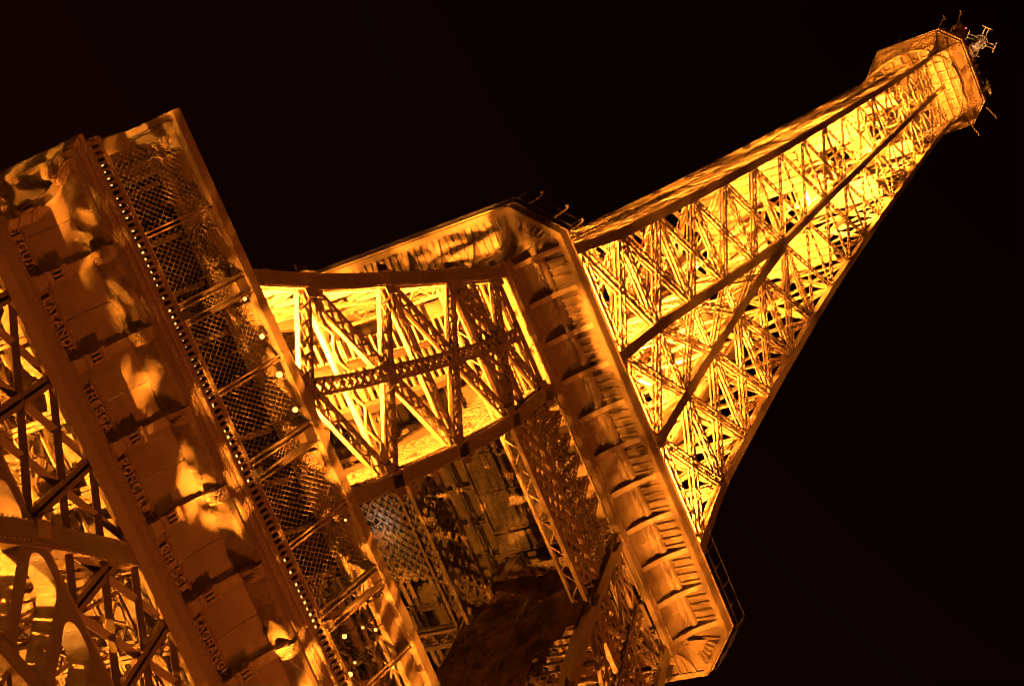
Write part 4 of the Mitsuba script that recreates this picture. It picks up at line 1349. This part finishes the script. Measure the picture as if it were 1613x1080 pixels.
V, F = [], []
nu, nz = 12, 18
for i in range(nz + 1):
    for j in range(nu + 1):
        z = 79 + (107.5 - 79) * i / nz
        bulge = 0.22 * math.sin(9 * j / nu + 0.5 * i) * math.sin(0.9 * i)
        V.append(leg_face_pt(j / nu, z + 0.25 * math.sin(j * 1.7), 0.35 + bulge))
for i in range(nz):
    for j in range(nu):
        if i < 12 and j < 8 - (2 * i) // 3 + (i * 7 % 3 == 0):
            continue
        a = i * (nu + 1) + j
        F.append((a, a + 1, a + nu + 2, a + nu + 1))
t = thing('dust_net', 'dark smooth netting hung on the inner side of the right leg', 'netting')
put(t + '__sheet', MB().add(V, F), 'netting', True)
m = MB()
pts = [leg_face_pt(0.48, z, 0.75) for z in np.arange(79, 107, 4.0)]
for A, B in zip(pts[:-1], pts[1:]):
    m.bar(A, B, 0.12, 0.12)
put(t + '__batten', m, 'dark_metal')

# ------------------------------------------------------------------ ground and the trees whose leaves dapple the floodlight
put('ground', MB().add([(-1500, -1500, 0), (1500, -1500, 0), (1500, 1500, 0), (-1500, 1500, 0)], [(0, 1, 2, 3)]), 'paving')
labels['ground'] = {'kind': 'structure', 'label': 'paved ground under the tower'}


def tree(center, radii, n, lb, seed):
    r = np.random.default_rng(seed)
    t = thing('plane_tree', lb, 'tree')
    c = np.array(center, float)
    d = r.normal(size=(n * 3, 3)); d /= np.linalg.norm(d, axis=1, keepdims=True)
    p = d * r.random((n * 3, 1)) ** 0.4 * np.array(radii)
    keep = meshkit.noise((p + c) * 0.6, seed) > 0.45
    p = p[keep][:n] + c
    n = len(p)
    a = r.normal(size=(n, 3)); a /= np.linalg.norm(a, axis=1, keepdims=True)
    b = np.cross(a, r.normal(size=(n, 3))); b /= np.linalg.norm(b, axis=1, keepdims=True)
    s = r.uniform(0.07, 0.155, (n, 1))
    V = np.stack([p - a * s, p + b * s * 0.7, p + a * s, p - b * s * 0.7], 1).reshape(-1, 3)
    i = np.arange(n)[:, None] * 4
    put(t + '__crown', MB().add(V, np.hstack([i, i + 1, i + 2, i + 3])), 'leaf', kind='stuff')
    m = MB()
    base = np.array([c[0], c[1] - 1.0, 0])
    m.add(*(lambda q: (q.vertices + [0, 0, 0], q.faces))(trimesh.creation.cone(0.01, 0.01)))
    m = MB()
    m.bar(base, c - [0, 0, 2], 0.6, 0.6, (0, 1, 0))
    for q in range(9):
        e = c + r.normal(size=3) * np.array(radii) * 0.45
        m.bar(c - [0, 0, 3 - 0.2 * q], e, 0.2, 0.2)
    put(t + '__trunk', m, 'bark')


tree((17.5, -52.8, 13.6), (6.5, 4.0, 4.2), 3000, 'leafy plane tree in front of the tower, out of view at right', 3)
tree((14.5, -53.2, 7.6), (7.5, 3.6, 3.0), 12000, 'low leafy plane tree in front of the tower, out of view', 8)  # added crown that blocks the ground floodlight below the frieze
tree((25.5, -54.5, 19), (6.0, 5.0, 4.5), 2400, 'leafy plane tree farther out in front of the tower, out of view', 5)
tree((-52.8, 16.5, 13.0), (4.0, 6.5, 4.2), 4000, 'leafy plane tree at the left side of the tower, out of view', 4)


def flood(key, pos, target, power, radius, tint=SODIUM, weight=1.0, label=None, snoot=0.1, slot=None, stand=0):
    """A ground floodlight: a round lens that gives the light at the bottom of an open tube."""
    t = thing(key, label, 'floodlight')
    pos, target = np.array(pos, float), np.array(target, float)
    d = unit(target - pos)
    z = d; x = unit(np.cross(z, [0, 1, 0.1])); y = np.cross(z, x)
    scene[t + '__lens'] = {'type': 'disk', 'to_world': T().look_at(origin=pos.tolist(), target=target.tolist(), up=[0.1, 1, 0.0]) @ T().scale([radius, radius, 1]),
                           'bsdf': {'type': 'ref', 'id': 'white_metal'},
                           'emitter': {'type': 'area', 'radiance': {'type': 'rgb', 'value': (tint * power * LONG / (math.pi * radius ** 2)).tolist()}, 'sampling_weight': weight}}
    m = MB()
    if slot:
        # barn doors: two long plates that keep the beam to a flat fan
        up_ = unit(np.array([0, 0, 1.0]) - d[2] * d); si_ = np.cross(d, up_)
        for j in (-1, 1):
            m.bar(pos + up_ * j * (radius + 0.02), pos + up_ * j * (radius + 0.02) + d * slot, slot * 2.2, 0.02, up_)
        m.bar(pos - d * 0.12, pos - d * 0.03, 2.5 * radius, 2.5 * radius, up_)
        put(t + '__barn_doors', m, 'dark_metal')
        put(t + '__stand', MB().box(pos[0] - 0.1, pos[0] + 0.1, pos[1] - 0.1, pos[1] + 0.1, 0, pos[2] - 0.35), 'dark_metal')
        return
    for c, o in ((trimesh.creation.annulus(radius * 1.05, radius * 1.05 + 0.03, snoot + 0.1, sections=24), snoot / 2 - 0.05), (trimesh.creation.cylinder(radius * 1.05, 0.05, sections=24), -0.08)):
        a = np.asarray(c.vertices)
        m.add(pos + d * o + a[:, :1] * x + a[:, 1:2] * y + a[:, 2:] * z, c.faces)
    put(t + '__housing', m, 'dark_metal')
    put(t + '__stand', MB().box(pos[0] - 0.1, pos[0] + 0.1, pos[1] - 0.1, pos[1] + 0.1, stand, pos[2] - 0.25), 'dark_metal')


# ------------------------------------------------------------------ floodlights
flood('ground_floodlight', (25, -57.5, 1.2), (-17, -34, 57.5), 430000, 0.05, SODIUM, 1.6, 'ground floodlight in front of the tower at right, out of view', 0.30)  # out of view, placed to light the frieze from the right
flood('side_floodlight', (-57.5, 25, 1.2), (-34, -12, 58), 260000, 0.045, SODIUM, 0.35, 'ground floodlight at the left side of the tower, out of view', 0.30)  # out of view, placed to light the soffit round the left corner
flood('platform_floodlight', (30, -61, 1.5), (1, -20, 127), 215000, 0.14, SODIUM, 1.3, 'ground floodlight with barn doors aimed at the second platform, out of view', slot=3.0)
flood('platform_side_floodlight', (-61, 30, 1.5), (-20, -3, 127), 170000, 0.14, SODIUM, 0.9, 'ground floodlight with barn doors aimed at the left of the second platform, out of view', slot=3.0)
flood('plaza_floodlight', (95, -115, 6), (0, -20, 85), 62000, 1.5, DEEP, 4.5, 'big floodlight far out on the plaza at right, out of view')  # unseen lamp, placed to give the front faces their dim brown light
flood('quay_floodlight', (-95, -100, 6), (0, -20, 110), 6000, 1.5, DEEP, 0.25, 'weaker floodlight far out on the plaza at left, out of view')  # weak unseen lamp, placed to light the front faces from the left
flood('court_floodlight', (2, 4, 1.0), (0, -3, 100), 30000, 0.4, SODIUM, 0.7, 'floodlight on the ground below the middle of the tower')  # unseen lamp, placed to light the ceilings under the second platform

n_l = 0
for z, p, dx, lean, f, wt in ((65.0, 130000, -1.9, -0.3, 0, 1.9), (66.0, 115000, 2.2, -0.3, 0, 1.9), (65, 22000, -1.0, 1.5, 1, 0.5)):
    c, c2 = (w(z) + v(z)) / 2, (w(z + 20) + v(z + 20)) / 2
    a = np.array((-c + dx, -(w(z) - 2.3), z))
    b = np.array((-c2 + dx * 0.6 - 2.2, -(w(z + 20) - 2.3) + lean, z + 20))
    if f:
        a, b = a[[1, 0, 2]], b[[1, 0, 2]]
    flood('leg_floodlight', a, b, p, 0.36, SODIUM, wt, ['floodlight inside the near leg behind the gallery roof, out of sight at left', 'floodlight inside the near leg behind the gallery roof, out of sight at right', 'floodlight at the outer side of the near leg behind the gallery roof, out of sight'][n_l], 1.2, stand=63.9); n_l += 1
for k, z, p, wt in ((1, 74, 16000, 0.6), (3, 76, 3000, 0.1)):
    c, c2 = (w(z) + v(z)) / 2, (w(z + 20) + v(z + 20)) / 2
    spot(f'leg_light_{n_l}', rz((-c, -c, z), k), rz((-c2, -c2, z + 20), k), p, 30, SODIUM, wt, 0.5); n_l += 1
for k, p, wt in ((0, 60000, 1.2), (1, 60000, 1.2), (2, 50000, 0.5), (3, 50000, 0.5)):
    z = 117.4
    c, c2 = (w(z) + v(z)) / 2, (w(z + 30) + v(z + 30)) / 2
    spot(f'spire_light_{n_l}', rz((-c + 0.6, -c + 0.6, z), k), rz((-c2 + 0.6, -c2 + 0.6, z + 30), k), p, 70, SODIUM, wt, 0.2); n_l += 1
for (x, y), z, p, wt in (((-2.4, -2.8), 138, 70000, 0.8), ((2.6, -2.8), 140, 90000, 0.9), ((-2.3, -2.4), 171, 22000, 0.6), ((2.3, -2.6), 174, 24000, 0.6), ((-1.8, -2.4), 204, 38000, 0.5), ((2.0, -2.2), 207, 42000, 0.6), ((0.9, -2.0), 236, 30000, 0.5)):
    spot(f'spire_light_{n_l}', (x, y, z), (x * 0.5, y * 0.7, z + 50), p, 60, SODIUM, wt, 0.1); n_l += 1
spot('summit_light_0', (0.5, -7.3, 262), (0.5, -6.9, 275), 800, 62, SODIUM, 0.25)  # unseen lamps outside the shaft, placed to light the summit rim
spot('summit_light_1', (-7.3, -0.5, 262), (-6.9, -0.5, 275), 800, 62, SODIUM, 0.15)
spot('foot_light', (-31.5, -30, 37), (-24.5, -19.5, 53), 22000, 40, SODIUM, 1.0)  # unseen lamp, placed to light the lattice behind the lower leg face
spot('girder_light', (-8, -20, 40), (-13, -29, 52), 5500, 45, SODIUM, 0.4)  # unseen lamp, placed to light the laced frames under the first floor
spot('arch_light', (-30.5, -34.2, 36), (-18.8, -37.9, 41.0), 6500, 30, SODIUM, 0.4)  # unseen lamp, placed to light the rims of the arch openings
